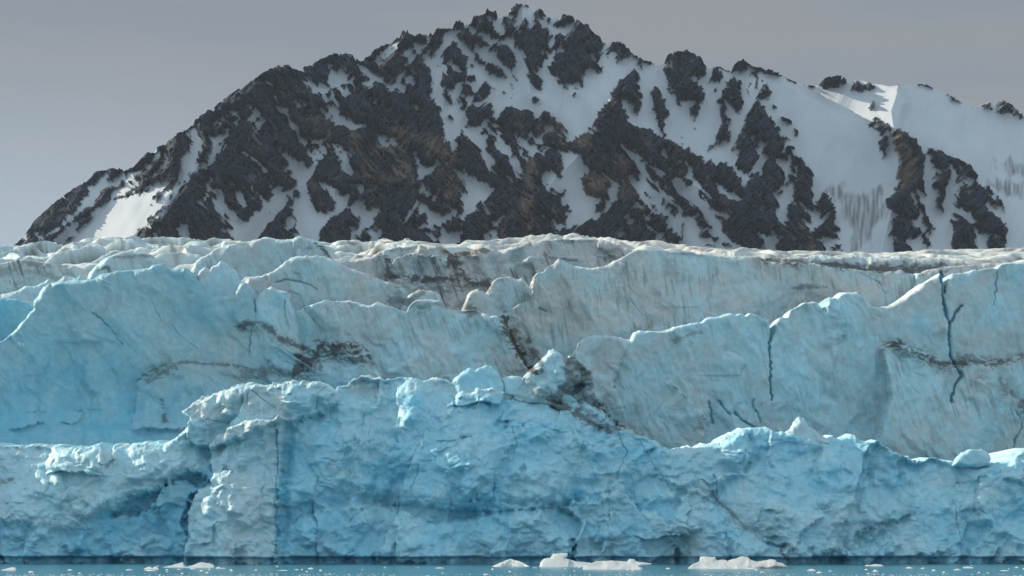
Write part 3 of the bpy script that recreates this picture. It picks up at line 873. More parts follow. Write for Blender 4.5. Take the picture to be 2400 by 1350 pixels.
def slab(name, outline, d0, lean, blue, style='wall', k=1.0, seed=1, R=14.0, thick=16.0, rag=2.0, dirx=0.3, h=2.0,
         dirt=0.15, parent=GLACIER, steps=(), recess=(), pale=(), both=False, mat=None, wet=False, plates=(), soil=(), alb=1.0, crisp=None, foot=None):
    """a wall, block or pinnacle of ice: front face inside the outline, rounded rim, real depth behind"""
    P = pts(outline)
    u = np.arange(P[:, 0].min() - 4 * h, P[:, 0].max() + 5 * h, h)
    v = np.arange(P[:, 1].min() - 4 * h, P[:, 1].max() + 5 * h, h)
    U, V = np.meshgrid(u, v)
    vb = P[:, 1].max()
    sd = sdf(P, U, V) + (fbm(U / 22, V / 22, 4, seed + 50) * rag + fbm(U / 6, V / 6, 2, seed + 51) * rag * 0.3)
    s0 = d0 / F
    rel = rubble(U, V, k, seed) if style == 'rubble' else wall(U, V, k, seed, dirx)
    rel = rel - rel.mean()
    crack = np.zeros(U.shape)
    for Q, w, dp in CRACK_L:
        if Q[:, 0].max() < u[0] or Q[:, 0].min() > u[-1] or Q[:, 1].max() < v[0] or Q[:, 1].min() > v[-1]:
            continue
        W_ = window(Q, u, v, 22)
        q = dist_line(Q, U[W_] + fbm(U[W_] / 14, V[W_] / 14, 2, 7) * 3, V[W_])
        ww = w * np.clip(0.75 + 0.6 * fbm(U[W_] / 40, V[W_] / 40, 2, 9), 0.35, 1.4)
        ww = ww * 0.85
        p = np.exp(-(q / ww) ** 2)
        rel[W_] -= p * dp * 0.13
        crack[W_] = np.maximum(crack[W_], p)
    for line, amp, wd in steps:        # below / right of the line the face stands forward
        Q = pts(line)
        w_ = window(Q, u, v, 90)
        Uw, Vw = U[w_], V[w_]
        q = dist_line(Q, Uw, Vw)
        i = np.argmin(np.stack([(Uw - a[0]) ** 2 + (Vw - a[1]) ** 2 for a in (Q[:-1] + Q[1:]) / 2]), 0)
        t = (Q[1:] - Q[:-1])[i]
        m_ = ((Q[:-1] + Q[1:]) / 2)[i]
        side = np.sign(t[..., 0] * (Vw - m_[..., 1]) - t[..., 1] * (Uw - m_[..., 0]))
        s = side * q + fbm(Uw / 12, Vw / 12, 3, 4) * 4
        ends = np.minimum(np.hypot(Uw - Q[0, 0], Vw - Q[0, 1]), np.hypot(Uw - Q[-1, 0], Vw - Q[-1, 1]))
        rel[w_] += amp * sstep(s, -1.5, 2.5) * np.exp(-np.maximum(s, 0) / wd) * sstep(ends, 0, 25) * sstep(q, 88, 60)
    tone, snowy = np.zeros(U.shape), np.zeros(U.shape)
    for poly, amp, wd, tn in plates:   # blocks and shelves still fused to this wall
        Q = pts(poly)
        w_ = window(Q, u, v, 3 * wd + 12)
        q = sdf(Q, U[w_], V[w_]) + fbm(U[w_] / 20, V[w_] / 20, 4, seed + 18) * 5
        m_ = sstep(q, -wd, wd)
        rel[w_] += 1.5 * amp * m_ + 0.3 * amp * sstep(q, 0, 60)
        tone[w_] += max(tn, -.38) * m_
        if tn < -.3:
            snowy[w_] = np.maximum(snowy[w_], m_ * min(1, (-tn - .3) / .2))
    for poly, amp, wd in recess:
        Q = pts(poly)
        w_ = window(Q, u, v, 40)
        q = sdf(Q, U[w_], V[w_]) + fbm(U[w_] / 16, V[w_] / 16, 4, seed + 8) * 7
        m_ = sstep(q, -wd * 0.3, wd)
        rel[w_] -= amp * m_
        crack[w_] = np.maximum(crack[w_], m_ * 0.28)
    if wet:                            # tide notch worn along the waterline
        row = 1304 + fbm(u / 120, u * 0 + 2.2, 3, seed + 3) * 2.0
        notch = sstep(V - row[None, :], -2, 5)
        rel -= notch * 0.9
    if foot:
        rel = rel + foot[2] * sstep(V, foot[0], foot[1]) ** 1.4
    lo = np.clip(vb - V, 0, None) * s0
    R_ = R * np.clip(1 + 0.9 * fbm(U / 45, V / 45, 3, seed + 40), 0.35, 2.0)
    if crisp:
        R_ = R_ * (1 - 0.72 * sstep(sdf(pts(crisp), U, V), -30, 30))
    e = np.clip(1 - np.maximum(sd, 0) / R_, 0, 1)
    Rm = R * s0 * 1.3
    back = Rm * (1 - np.sqrt(np.clip(1 - e * e, 0, 1)))
    dl = d0 + lean * lo + 0 * U
    D = dl - rel * sstep(sd, -2, R * 0.7) * 1.0 + back
    X = (U - 1200) * dl / F
    Z = EYE + (HOR - V) * dl / F
    # ---- ice colour, with painted shade in cracks, recesses and gaps
    b = blue + (0.22 if style == 'rubble' else 0.20) * fbm(U / 130, V / 130, 4, seed + 60) + 0.10 * fbm(U / 34, V / 30, 4, seed + 61)
    b = np.clip(b + 0.10 * (lo.max() * 0.5 - lo) / (lo.max() + 0.1), 0, 1)
    b = b + tone
    for poly, amt, wd in pale:
        q = sdf(pts(poly), U, V)
        b = b + amt * sstep(q, -wd, wd)
    whit = np.clip(-b, 0, 0.6)[..., None] / 0.6 if blue < 0 else 0
    b = np.clip(b, 0, 1.15)[..., None]
    col = np.where(b < 0.5, GREY + (PALE - GREY) * (b / 0.5), PALE + (BLUE - PALE) * (b - 0.5) / 0.5)
    col = col * (1 + 0.07 * fbm(U / 18 - 0.3 * V / 18, V / 26, 4, seed + 62))[..., None]
    col = col + (np.array([0.93, 0.94, 0.94]) - col) * whit
    col = col * alb
    sn_ = snowy * np.clip(0.7 + 0.5 * fbm(U / 40, V / 25, 4, seed + 77), 0.2, 1)
    col = col + (np.array([0.44, 0.69, 0.76]) - col) * sn_[..., None]
    a_ = U - dirx * (V - 800)
    streak = sstep(fbm(a_ / 8, V / 75, 4, seed + 63, 0.6) + 0.6 * fbm(U / 110, V / 90, 3, seed + 64), 0.15, 1.0)
    dm = dirt * streak + dirt * 0.3 * sstep(fbm(U / 60, V / 45, 4, seed + 65), 0.0, 0.9) + dirt * 0.8 * sstep(fbm(U / 3.6, V / 4.5, 2, seed + 67), 0.72, 1.0)
    tan = 0.35 * sstep(fbm(U / 90, V / 60, 3, seed + 66), -0.2, 0.6) + 0 * U
    for Q, w, st, tn in DIRT_SHADE_L:
        if Q[:, 0].max() < u[0] - 30 or Q[:, 0].min() > u[-1] + 30 or Q[:, 1].max() < v[0] - 30 or Q[:, 1].min() > v[-1] + 30:
            continue
        W_ = window(Q, u, v, w * 5 + 6)
        q = dist_line(Q, U[W_], V[W_])
        uu = U[W_] + fbm(U[W_] / 24, V[W_] / 24, 3, 14) * 14
        vv = V[W_] + fbm(U[W_] / 24, V[W_] / 24, 3, 15) * 9
        n_ = (ridged((uu + 0.5 * vv) / 34, (vv - 0.12 * uu) / 11, 4, 11, 0.6) - 1.0) * 0.6 + fbm(uu / 40, vv / 30, 3, 16) * 0.4 + fbm(U[W_] / 5 - V[W_] / 9, V[W_] / 4, 2, 12) * 0.12 + fbm(U[W_] / 40, V[W_] / 20, 2, 13) * 0.3
        p = st * sstep(1.35 - q / w * 0.75 + n_ * 1.5, 0.15, 1.4)
        p = np.maximum(p, 0.34 * st * np.exp(-(q / (2.6 * w)) ** 2) * np.clip(0.6 + 0.9 * n_, 0, 1.3))
        tan[W_] = np.where(p > dm[W_], tn, tan[W_])
        dm[W_] = np.maximum(dm[W_], p)
    for poly, st, tn in soil:  # soil patches, and the painted shade under the ice ridge
        q = sdf(pts(poly), U, V) + fbm(U / 14, V / 14, 4, seed + 80) * 9
        p = st * sstep(q, -3, 8) * np.clip(0.85 + 0.45 * fbm(U / 18, V / 11, 4, seed + 81), 0.3, 1)
        tan = np.where(p > dm, tn, tan)
        dm = np.maximum(dm, p)
    dm = np.clip(dm, 0, 1)[..., None]
    dcol = SOOT_SHADE + (TAN - SOOT_SHADE) * tan[..., None]
    col = col * (1 - 0.9 * dm) + dcol * dm * 0.9
    col = col + (DEEP_SHADE - col) * (np.clip(crack, 0, 1) * 0.85)[..., None]  # deep teal in cracks and recesses: bluer ice plus painted shade
    if wet:
        w_ = notch * np.clip(0.60 + 0.8 * fbm(U / 34, V / 40, 4, seed + 70), 0.06, 0.88)
        col = col + (np.array([0.07, 0.25, 0.35]) - col) * w_[..., None]
    col = np.clip(col, 0.005, 0.92)
    co = np.stack([X, D, Z], -1)
    ins = sd > 0
    cell = ins[:-1, :-1] | ins[1:, :-1] | ins[:-1, 1:] | ins[1:, 1:]
    gy, gx = np.gradient(sd, h)
    gl = gx * gx + gy * gy + 0.05
    mv = np.where((sd < 0), np.clip(-sd, 0, 2.5 * h), 0)
    Us, Vs = U + gx / gl * mv, V + gy / gl * mv
    co[..., 0] = (Us - 1200) * dl / F
    co[..., 2] = EYE + (HOR - Vs) * dl / F
    f = grid_faces(cell)
    co = co.reshape(-1, 3)
    col = col.reshape(-1, 3)
    e_ = boundary(f)
    ids = np.unique(e_)
    mp_ = np.full(len(co), -1, np.int64)
    ext, ecol, ef, prev = [], [], [], None
    sdv = sd.reshape(-1)
    if both:                           # a free standing block: mirrored far side
        n0 = len(co)
        far = co.copy()
        T = np.sqrt(np.clip(1 - e.reshape(-1) ** 2, 0, 1)) * Rm
        far[:, 1] = dl.reshape(-1) + Rm + T * 1.2 + thick * sstep(sdv, 0, R) * 0.6 + 0.25 * fbm(U / 20, V / 20, 3, seed + 5).reshape(-1) * sstep(sdv, 0, R)
        m = np.arange(len(co))
        isb = np.zeros(len(co), bool)
        isb[ids] = True
        far_id = m + n0
        f2 = far_id[f][:, ::-1]
        st = np.stack([e_[:, 1], e_[:, 0], e_[:, 0] + n0, e_[:, 1] + n0], 1)
        f = np.concatenate([f, f2, st])
        co = np.concatenate([co, far])
        col = np.concatenate([col, col])
    else:
        n0 = len(co)
        upw = sstep((gy / np.sqrt(gl)).reshape(-1)[ids], 0.25, 0.8) * np.clip(0.5 + 0.9 * fbm(U / 50, V / 50, 3, seed + 90).reshape(-1)[ids], 0, 1)
        for q, (fr, up) in enumerate(((0.06, 0.02), (0.3, 0.05), (1.0, 0.0))):
            c = co[ids].copy()
            c[:, 1] += thick * fr
            c[:, 2] += (thick * up * 0.4 + (fbm(c[:, 0] / 3, c[:, 1] / 3, 3, seed + q) * 0.25 if fr < 1 else 0)) * upw
            ext.append(c)
            wm = (0.6 * upw)[:, None]
            ecol.append(np.clip(col[ids] * (1 - wm) + np.array([0.60, 0.63, 0.63]) * wm, 0, 1))
        allc = [co] + ext
        col = np.concatenate([col] + ecol)
        lut = np.full(n0, -1, np.int64)
        lut[ids] = np.arange(len(ids))
        fs = [f]
        for q in range(3):
            a0 = e_ if q == 0 else n0 + (q - 1) * len(ids) + lut[e_]
            a1 = n0 + q * len(ids) + lut[e_]
            fs.append(np.stack([a0[:, 1], a0[:, 0], a1[:, 0], a1[:, 1]], 1))
        co = np.concatenate(allc)
        f = np.concatenate(fs)
    co, f, (col,) = compact(co, f, [col])
    col = np.hstack([col, np.ones((len(col), 1))])
    return mesh_object(name, co, f, mat or M_ICE, parent, {'col': col})


# ---- the surface of the glacier behind the front
def build_icefield():
    u = np.arange(-520, 2921, 2.5)
    t = np.linspace(0, 1, 430)
    U, T = np.meshgrid(u, t)
    skl = pts('-120,590 0,588 30,586 60,582 130,576 200,567 260,564 330,563 420,567 500,573 600,575 770,575 800,571 830,573 870,566 920,565 970,566 1030,573 1100,570 1180,565 1260,560 1290,553 1320,556 1345,553 1400,555 1440,559 1500,565 1540,569 1600,575 1700,583 1800,591 1900,594 2000,593 2100,590 2200,588 2300,586 2400,583 2520,581')
    sk = np.interp(u, skl[:, 0], skl[:, 1])
    d = 404 + 420 * T ** 1.5
    row = sk[None, :] + 78 * (1 - T) ** 1.25
    X = (U - 1200) * d / F
    Z = EYE + (HOR - row) * d / F
    wx = X + fbm(X / 18, d / 18, 3, 201) * 7
    wy = d + fbm(X / 18, d / 18, 3, 202) * 9
    ph = wy / 23 + fbm(X / 34, d / 60, 3, 206) * 0.9
    cell = np.floor(ph)
    fr = ph - cell
    ht = 0.2 + 1.0 * sstep(fbm(X / 15 + cell * 7.3, cell * 3.1, 3, 207), -0.4, 0.7)
    saw = np.where(fr < 0.16, sstep(fr, 0, 0.16), 1 - ((fr - 0.16) / 0.84) ** 1.2)
    bump = 3.3 * ht * saw - 1.5 + facets(wx / 8, wy / 10, 205, 1.0, 0.7) * 0.9 - 0.5 + fbm(wx / 3, wy / 3, 3, 204) * 0.25
    bump = bump * sstep(T, -0.02, 0.10) * (0.5 + 0.5 * sstep(T, 1.0, 0.75)) - 3.0 * sstep(T, 0.08, 0.0)
    rough = np.interp(u, [-120, 450, 800, 1500, 2000, 2500], [1.0, 1.0, 0.9, 0.85, 0.65, 0.5])
    Z = Z + bump * rough
    b = np.clip(0.22 + 0.2 * fbm(X / 30, d / 20, 3, 210) + np.interp(u, [0, 700, 1200, 2400], [0.25, 0.1, -0.1, -0.1]), 0, 1)[..., None]
    WH = np.array([0.56, 0.58, 0.56])
    col = WH + (PALE - WH) * b
    low = np.maximum(sstep(fr, 0.13, 0.03), sstep(fr, 0.84, 0.97)) * sstep(ht, 0.4, 0.9)
    dm = np.clip(low * 0.95 * sstep(fbm(X / 14, d / 9, 4, 211), -0.8, 0.1) + 0.75 * sstep(fbm(X / 6, d / 7, 4, 212) + 0.3 * fbm(X / 40, d / 40, 2, 213), 0.2, 0.9), 0, 1)
    tan = np.interp(u, [0, 800, 1000, 1700, 2400], [0.25, 0.5, 0.9, 0.8, 0.7])
    dc = SOOT_SHADE + (TAN - SOOT_SHADE) * tan[..., None]
    col = col * (1 - dm[..., None] * 0.85) + dc * dm[..., None] * 0.85
    col = np.concatenate([col, np.ones(col.shape[:2] + (1,))], -1)
    f = grid_faces(np.ones((len(t) - 1, len(u) - 1), bool))
    co = np.stack([X, d, Z], -1).reshape(-1, 3)
    # beyond the crest the ice sinks away towards the foot of the mountain
    n0, w = len(co), len(u)
    last = np.arange(n0 - w, n0)
    ex, fs, prev = [], [f], last
    for k, (dy, dz) in enumerate(((60, -6), (400, -60), (1600, -80))):
        c = co[last] + np.array([0, dy, dz])
        ex.append(c)
        ids = n0 + k * w + np.arange(w)
        fs.append(np.stack([prev[:-1], ids[:-1], ids[1:], prev[1:]], 1))
        prev = ids
    colf = np.concatenate([col.reshape(-1, 4)] + [col[-1]] * 3)
    mesh_object('icefield', np.concatenate([co] + ex), np.concatenate(fs)[:, ::-1], M_ICE, GLACIER, {'col': colf})


build_icefield()

# ---- upper tier
slab('ice_ridge', '-500,620 0,615 40,605 80,612 120,618 170,622 200,640 230,680 60,760 -500,760', 400, .3, .2, seed=11, dirt=0.85)
slab('ice_ridge', '180,700 195,660 205,640 222,620 240,604 262,594 290,587 318,585 345,594 370,608 385,617 430,640 470,720', 385, .2, .42, seed=12, k=.6, dirt=0.2, R=20)
slab('ice_ridge', '430,720 440,640 455,615 468,602 490,592 505,580 530,572 560,566 600,560 620,555 660,560 685,558 700,552 722,556 745,566 760,572 768,590 772,605 800,625 820,720', 396, .25, .26, seed=13, k=.8, R=16, dirt=0.34)
slab('ice_cliff', '740,660 775,612 800,612 840,605 870,600 882,592 900,585 930,578 960,576 985,572 1000,577 1020,574 1040,582 1055,592 1100,585 1130,580 1160,584 1175,590 1200,574 1230,567 1270,560 1310,558 1350,559 1390,558 1430,565 1460,577 1490,592 1500,640 1500,760 740,760', 402, .35, .06, seed=14, k=1.5, R=14, dirt=.8, dirx=.35,
     steps=(('905,630 930,604 960,592 1000,600 1040,600', 1.5, 30), ('1150,655 1200,620 1260,600 1330,605 1380,600', 1.0, 40)))
slab('ice_ridge', '-500,690 0,690 30,682 60,668 75,672 100,660 112,652 130,660 150,645 180,652 185,642 200,655 260,700 260,780 -500,780', 366, .2, .36, seed=15, k=.6, dirt=0.2)
slab('ice_cliff', '1130,800 1200,720 1235,690 1250,645 1262,638 1275,635 1282,625 1297,618 1310,605 1320,610 1345,622 1375,627 1400,626 1415,624 1440,610 1470,595 1480,590 1500,583 1540,584 1600,590 1630,592 1700,600 1720,600 1780,601 1800,613 1830,612 1870,613 1900,615 1940,622 1990,630 2060,636 2110,633 2150,645 2165,655 2160,680 2210,720 2210,940 1130,940', 362, .12, .15, seed=16, k=1.0, R=10, dirt=.4, dirx=.15,
     steps=(('1470,600 1450,650 1465,690 1500,740', 0.9, 60), ('1250,700 1240,640 1262,660 1290,690 1300,740', .7, 40)))
slab('ice_ridge', '2140,700 2150,640 2200,628 2260,620 2330,616 2400,612 2900,610 2900,700', 362, .3, .05, seed=17, k=.6, dirt=.55)

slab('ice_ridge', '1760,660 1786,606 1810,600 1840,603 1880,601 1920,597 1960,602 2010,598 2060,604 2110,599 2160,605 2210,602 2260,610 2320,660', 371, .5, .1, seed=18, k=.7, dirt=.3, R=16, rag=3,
     soil=(('1770,612 1850,613 1950,611 2050,616 2150,614 2240,620 2260,660 1770,660', .95, .12),))  # foot of the ridge darkened to paint the shade of its undercut

# ---- middle tier
slab('ice_cliff', '-500,700 0,698 40,700 60,712 78,715 110,760 20,930 -500,930', 354, .1, .92, alb=.8, seed=21, k=.8, dirt=.02)
slab('ice_cliff', '540,1000 560,660 575,648 610,647 640,633 660,618 680,604 700,600 735,598 760,601 790,613 800,617 830,630 860,640 900,657 940,668 975,690 985,720 985,1000', 351.5, .06, .22, seed=22, k=1.1, R=12, dirt=.25)
slab('serac', '920,760 955,692 980,678 1010,680 1030,690 1045,720 1080,735 1080,790 920,790', 349.5, .1, .12, seed=23, k=.8, dirt=.5, thick=6)
slab('serac', '1070,760 1092,694 1105,680 1120,677 1138,685 1145,678 1152,660 1165,650 1197,648 1210,653 1224,650 1240,668 1246,692 1215,702 1200,720 1190,790 1070,790', 347, .1, .16, seed=24, k=.7, dirt=.4, thick=6)
slab('ice_cliff', '560,1040 560,800 610,800 680,735 730,712 760,704 820,706 868,714 880,708 912,716 940,727 953,731 960,716 973,703 1000,701 1030,701 1037,713 1047,723 1067,728 1090,727 1110,725 1140,735 1150,742 1165,740 1178,746 1190,775 1200,800 1220,840 1240,868 1265,900 1265,1040', 342.5, .1, .32, seed=25, k=1.1, R=9, dirt=.32, dirx=.38,
     plates=(('650,1100 735,888 742,864 770,852 800,858 830,862 848,855 870,864 895,882 915,1100', .5, 4, .05), ('900,1100 908,876 945,853 962,848 985,900 1000,1100', .35, 5, 0)))
slab('serac', '588,830 597,700 610,684 625,678 635,671 648,677 672,684 668,692 690,740 705,830', 340.8, .05, .34, seed=26, k=.5, R=10, thick=5, dirt=.15)
slab('ice_cliff', '-500,1120 -500,830 0,800 40,765 62,740 75,725 77,705 88,688 100,670 115,662 150,658 195,655 215,652 235,642 265,635 300,632 345,628 355,620 372,617 390,624 400,628 425,630 432,625 440,632 455,645 466,664 475,680 500,695 545,690 560,665 575,660 590,690 598,745 640,800 720,860 840,900 840,1120', 338, .1, .66, alb=.8, foot=(900, 1070, 6), seed=27, k=1.25, R=14, dirt=.1, dirx=.5,
     pale=(('300,760 620,740 700,880 400,860', -.25, 60), ('-500,1120 -500,880 200,860 480,940 500,1120', .15, 50), ('80,640 560,640 560,720 80,740', -.10, 40)),
     plates=(('318,1010 322,900 360,882 400,878 404,848 425,850 460,853 500,850 530,852 548,870 568,882 580,900 560,960 480,1010', .7, 5, -.14),),
     steps=(('150,745 160,770 200,775', .6, 40), ('90,930 100,995 60,1008 20,1010', .7, 40), ('150,965 195,965 198,985 170,1000 190,1010', .7, 30), ('190,1010 260,1005 320,1012 370,990 382,978', .9, 60)))
slab('serac', '462,700 463,645 467,633 480,628 490,634 493,625 505,622 515,613 530,616 540,630 550,634 558,645 557,658 590,700 590,780 460,780', 342, .1, .36, seed=28, k=.3, R=9, thick=1.4, dirt=.0)
slab('ice_cliff', '1320,1120 1330,900 1345,830 1360,800 1380,786 1420,785 1445,790 1478,798 1486,780 1500,774 1540,777 1560,773 1580,765 1600,760 1640,756 1655,745 1690,738 1713,731 1725,738 1735,734 1750,742 1757,732 1775,735 1788,748 1800,748 1806,775 1803,798 1809,800 1818,775 1817,755 1825,744 1848,743 1855,725 1875,715 1890,709 1915,707 1920,712 1932,728 1937,700 1945,695 1962,698 1970,690 1985,686 2010,683 2025,698 2045,718 2065,722 2090,715 2100,708 2120,700 2132,688 2150,680 2165,665 2190,652 2205,641 2212,650 2216,690 2222,662 2232,640 2260,640 2300,630 2325,625 2338,628 2345,620 2365,616 2400,616 2900,615 2900,1160 1320,1160', 344, .12, .42, seed=29, k=1.0, R=9, dirt=.16, dirx=.25,
     pale=(('1320,780 1560,770 1560,1060 1320,1060', -.12, 40), ('2050,620 2900,600 2900,1150 2050,1150', -.14, 60)),
     steps=(('1965,705 1972,740 1980,780 1968,800 1965,812', .8, 40), ('1930,715 1935,770 1942,800', -.5, 30), ('1478,798 1455,850 1440,900 1470,990', .6, 60), ('1630,955 1645,970 1660,1040', .8, 25)))
slab('ice_cliff', '2050,1140 2058,1033 2072,990 2090,930 2085,880 2078,840 2070,815 2085,808 2110,806 2140,815 2170,828 2215,850 2240,856 2300,853 2350,850 2400,840 2900,830 2900,1140', 340, .14, .34, seed=30, k=.9, R=8, dirt=.35)

# ---- lower tier: one continuous face of broken blue ice down to the water
slab('ice_apron', '-500,1345 -500,1040 0,1040 60,1044 150,1044 190,1050 218,1048 222,1040 238,1034 252,1046 262,1054 268,1044 280,1048 300,1046 320,1038 345,1034 370,1034 395,1036 420,1020 440,1000 445,985 428,964 450,947 480,930 520,912 560,900 590,900 620,903 660,897 690,893 720,898 745,890 768,905 775,915 795,905 812,905 815,895 830,888 850,883 870,885 890,888 920,887 960,886 990,890 1020,886 1050,892 1075,900 1200,915 1260,905 1320,920 1380,940 1420,975 1450,1000 1490,1018 1540,1035 1555,1050 1600,1048 1635,1046 1690,1038 1710,1022 1740,1003 1765,1003 1790,1006 1800,1000 1830,1012 1900,1020 1960,1025 2000,1025 2030,1035 2060,1035 2090,1055 2130,1075 2150,1082 2180,1072 2210,1075 2240,1088 2300,1092 2340,1085 2365,1078 2378,1064 2400,1050 2900,1035 2900,1345', 303, .42, .70, seed=41, k=1.0, R=15, dirt=.07, rag=5, h=1.7, style='rubble', wet=True, thick=22, crisp='-200,960 420,960 440,1100 -200,1100',
     pale=(('1560,1130 2900,1100 2900,1345 1560,1345', -.14, 60), ('800,880 1240,880 1240,925 800,925', -.22, 16), ('428,880 800,880 800,985 428,985', -.12, 20)),
     plates=(('-500,1242 -500,1044 60,1054 218,1056 268,1056 345,1046 400,1044 440,1015 465,1050 478,1098 440,1106 400,1118 350,1148 300,1168 260,1192 210,1217 160,1240 100,1230 40,1224', 0.8, 16, -.5),
             ('424,950 480,915 560,890 690,880 770,895 800,935 760,966 700,985 640,998 560,1036 500,1050 445,1040 450,1000', 1.4, 5, -.16),
             ('425,1400 440,1300 445,1250 442,1200 455,1170 470,1150 500,1135 505,1110 495,1080 495,1045 510,1025 545,1005 580,992 630,988 648,985 660,975 676,984 668,1000 662,1020 660,1080 656,1130 652,1200 650,1400', 1.7, 4, -.41),
             ('666,1000 694,1008 684,1090 674,1280 658,1300', -.35, 9, .12),
             ('520,1400 515,1250 525,1130 560,1070 640,1050 655,1160 650,1400', .5, 9, -.06),
             ('668,1010 700,990 770,966 800,945 880,930 960,903 980,905 1000,935 1040,950 1190,935 1240,930 1330,990 1380,1025 1420,1050 1447,1100 1450,1122 1410,1168 1330,1176 1200,1186 1060,1190 940,1168 850,1160 760,1180 668,1200', .9, 22, 0),
             ('640,1400 655,1250 700,1215 760,1195 830,1185 870,1178 930,1198 960,1218 1000,1238 1060,1226 1130,1212 1200,1206 1270,1204 1310,1234 1338,1262 1345,1310 1338,1400', .9, 6, -.05),
             ('1335,1400 1342,1310 1350,1260 1362,1228 1340,1205 1318,1190 1345,1174 1400,1178 1420,1158 1436,1128 1452,1127 1462,1140 1480,1170 1500,1200 1540,1200 1560,1230 1585,1280 1592,1400', 1.1, 5, -.18),
             ('1592,1400 1596,1300 1562,1240 1585,1200 1600,1160 1620,1150 1660,1170 1690,1210 1700,1290 1722,1400', .8, 6, -.12),
             ('1540,1120 1560,1060 1640,1050 1700,1040 1745,1012 1760,1060 1740,1110 1690,1130 1660,1170 1610,1150', .7, 7, -.05),
             ('1775,1262 1782,1190 1785,1172 1820,1180 1870,1205 1922,1210 1880,1240 1850,1284 1800,1270', .8, 5, -.14),
             ('1700,1400 1715,1265 1760,1250 1800,1280 1830,1284 1870,1270 1895,1300 1900,1400', .7, 6, -.10),
             ('2255,1400 2275,1290 2310,1250 2350,1225 2400,1212 2900,1210 2900,1400', .9, 6, -.06),
             ('2345,1120 2360,1095 2378,1066 2410,1046 2500,1040 2500,1118 2440,1125 2400,1135', .9, 5, -.2),
             ('1085,1120 1100,1085 1150,1050 1200,1040 1170,1100 1150,1150 1110,1180 1080,1150', .6, 6, 0)),
     recess=(('255,1212 275,1192 305,1164 360,1152 400,1119 440,1106 478,1110 498,1134 470,1144 430,1132 400,1132 380,1154 350,1192 320,1212', 1.7, 10),
             ('445,1155 468,1150 448,1185 441,1215 446,1240 436,1262 420,1240 428,1200', 1.8, 8),
             ('910,1186 960,1176 1040,1186 1140,1196 1240,1190 1310,1182 1300,1194 1200,1200 1100,1212 1015,1232 960,1205', .7, 8),
             ('1995,1285 2000,1255 2040,1232 2130,1205 2140,1222 2090,1255 2050,1285', .8, 12),
             ('1320,1320 1338,1255 1346,1250 1350,1300 1345,1330', .8, 5)))
# ------------------------------------------------------------------ loose blocks perched on the broken ice
def block(name, outline, d0, label, cat='ice block', **kw):
    o = slab(name, outline, d0, both=True, parent=None, **kw)
    tag(o, label, cat)
    return o


block('ice_block', '1060,935 1066,905 1057,893 1070,880 1085,868 1100,860 1112,866 1137,855 1153,858 1170,877 1182,903 1181,930 1160,934 1110,930', 310.5,
      'large rounded turquoise ice block balanced on the crest left of the dirty pinnacle', lean=.35, blue=.60, seed=71, k=.5, R=16, dirt=0, thick=4)
block('ice_block', '1183,928 1180,900 1176,885 1200,880 1222,882 1240,905 1246,925 1215,934', 311,
      'smaller pale ice block wedged between the turquoise block and the dirty pinnacle', lean=.3, blue=.52, seed=72, k=.5, R=14, dirt=.02, thick=3)
block('ice_pinnacle', '1200,935 1224,884 1240,868 1265,845 1278,832 1287,820 1298,817 1318,828 1323,850 1330,851 1331,832 1345,832 1352,840 1365,853 1380,868 1386,862 1389,872 1392,890 1396,920 1402,950 1412,975 1430,1006 1380,995 1330,965 1280,945 1240,945', 309.2,
      'pointed ice pinnacle, clean on its left and dark with dirt on its right', 'ice pinnacle', lean=.3, blue=.38, seed=73, style='rubble', k=.8, R=15, dirt=.12, thick=5, h=1.6, recess=(('1345,905 1362,893 1378,900 1372,915 1350,925 1335,935', .9, 5),),
      soil=(('1318,850 1326,834 1331,828 1346,828 1366,850 1390,868 1400,920 1412,975 1380,988 1320,945 1300,925 1322,880', .86, .22), ('1328,826 1350,828 1392,866 1392,880 1352,858 1330,856', .7, 1.0)))
block('ice_block', '2234,1092 2240,1075 2255,1060 2275,1052 2300,1052 2318,1058 2326,1070 2323,1090 2290,1096', 307,
      'smooth rounded ice block resting below the cracked cliff on the far right', lean=.3, blue=.50, seed=74, k=.4, R=14, dirt=.03, thick=3)
block('snow_cone', '1815,1046 1835,1018 1852,1006 1862,988 1874,973 1886,980 1898,998 1918,1010 1942,1028 1965,1044 1900,1056 1850,1056', 307.8,
      'small white snow cone heaped against the foot of the right cliff', 'snow heap', lean=.5, blue=.30, seed=75, k=.5, R=24, dirt=.03, thick=3, style='rubble', rag=3.5)


# ------------------------------------------------------------------ floating ice
def floe(name, outline, label, row, cat='iceberg', seed=1, k=.35, R=7.0, blue=.12, h=1.0, thick=2.0, group=None):
    d = EYE * F / (row - HOR)
    vb = pts(outline)[:, 1].max()
    o = slab(name, outline, d * (1 - 3.4 * (vb - row) / F), lean=3.4, blue=blue, seed=seed, k=k, R=R, thick=thick, rag=1.1, h=h, dirt=0, both=True, parent=None,
             mat=M_FLOE, style='rubble')
    tag(o, label, cat, group)
    return o


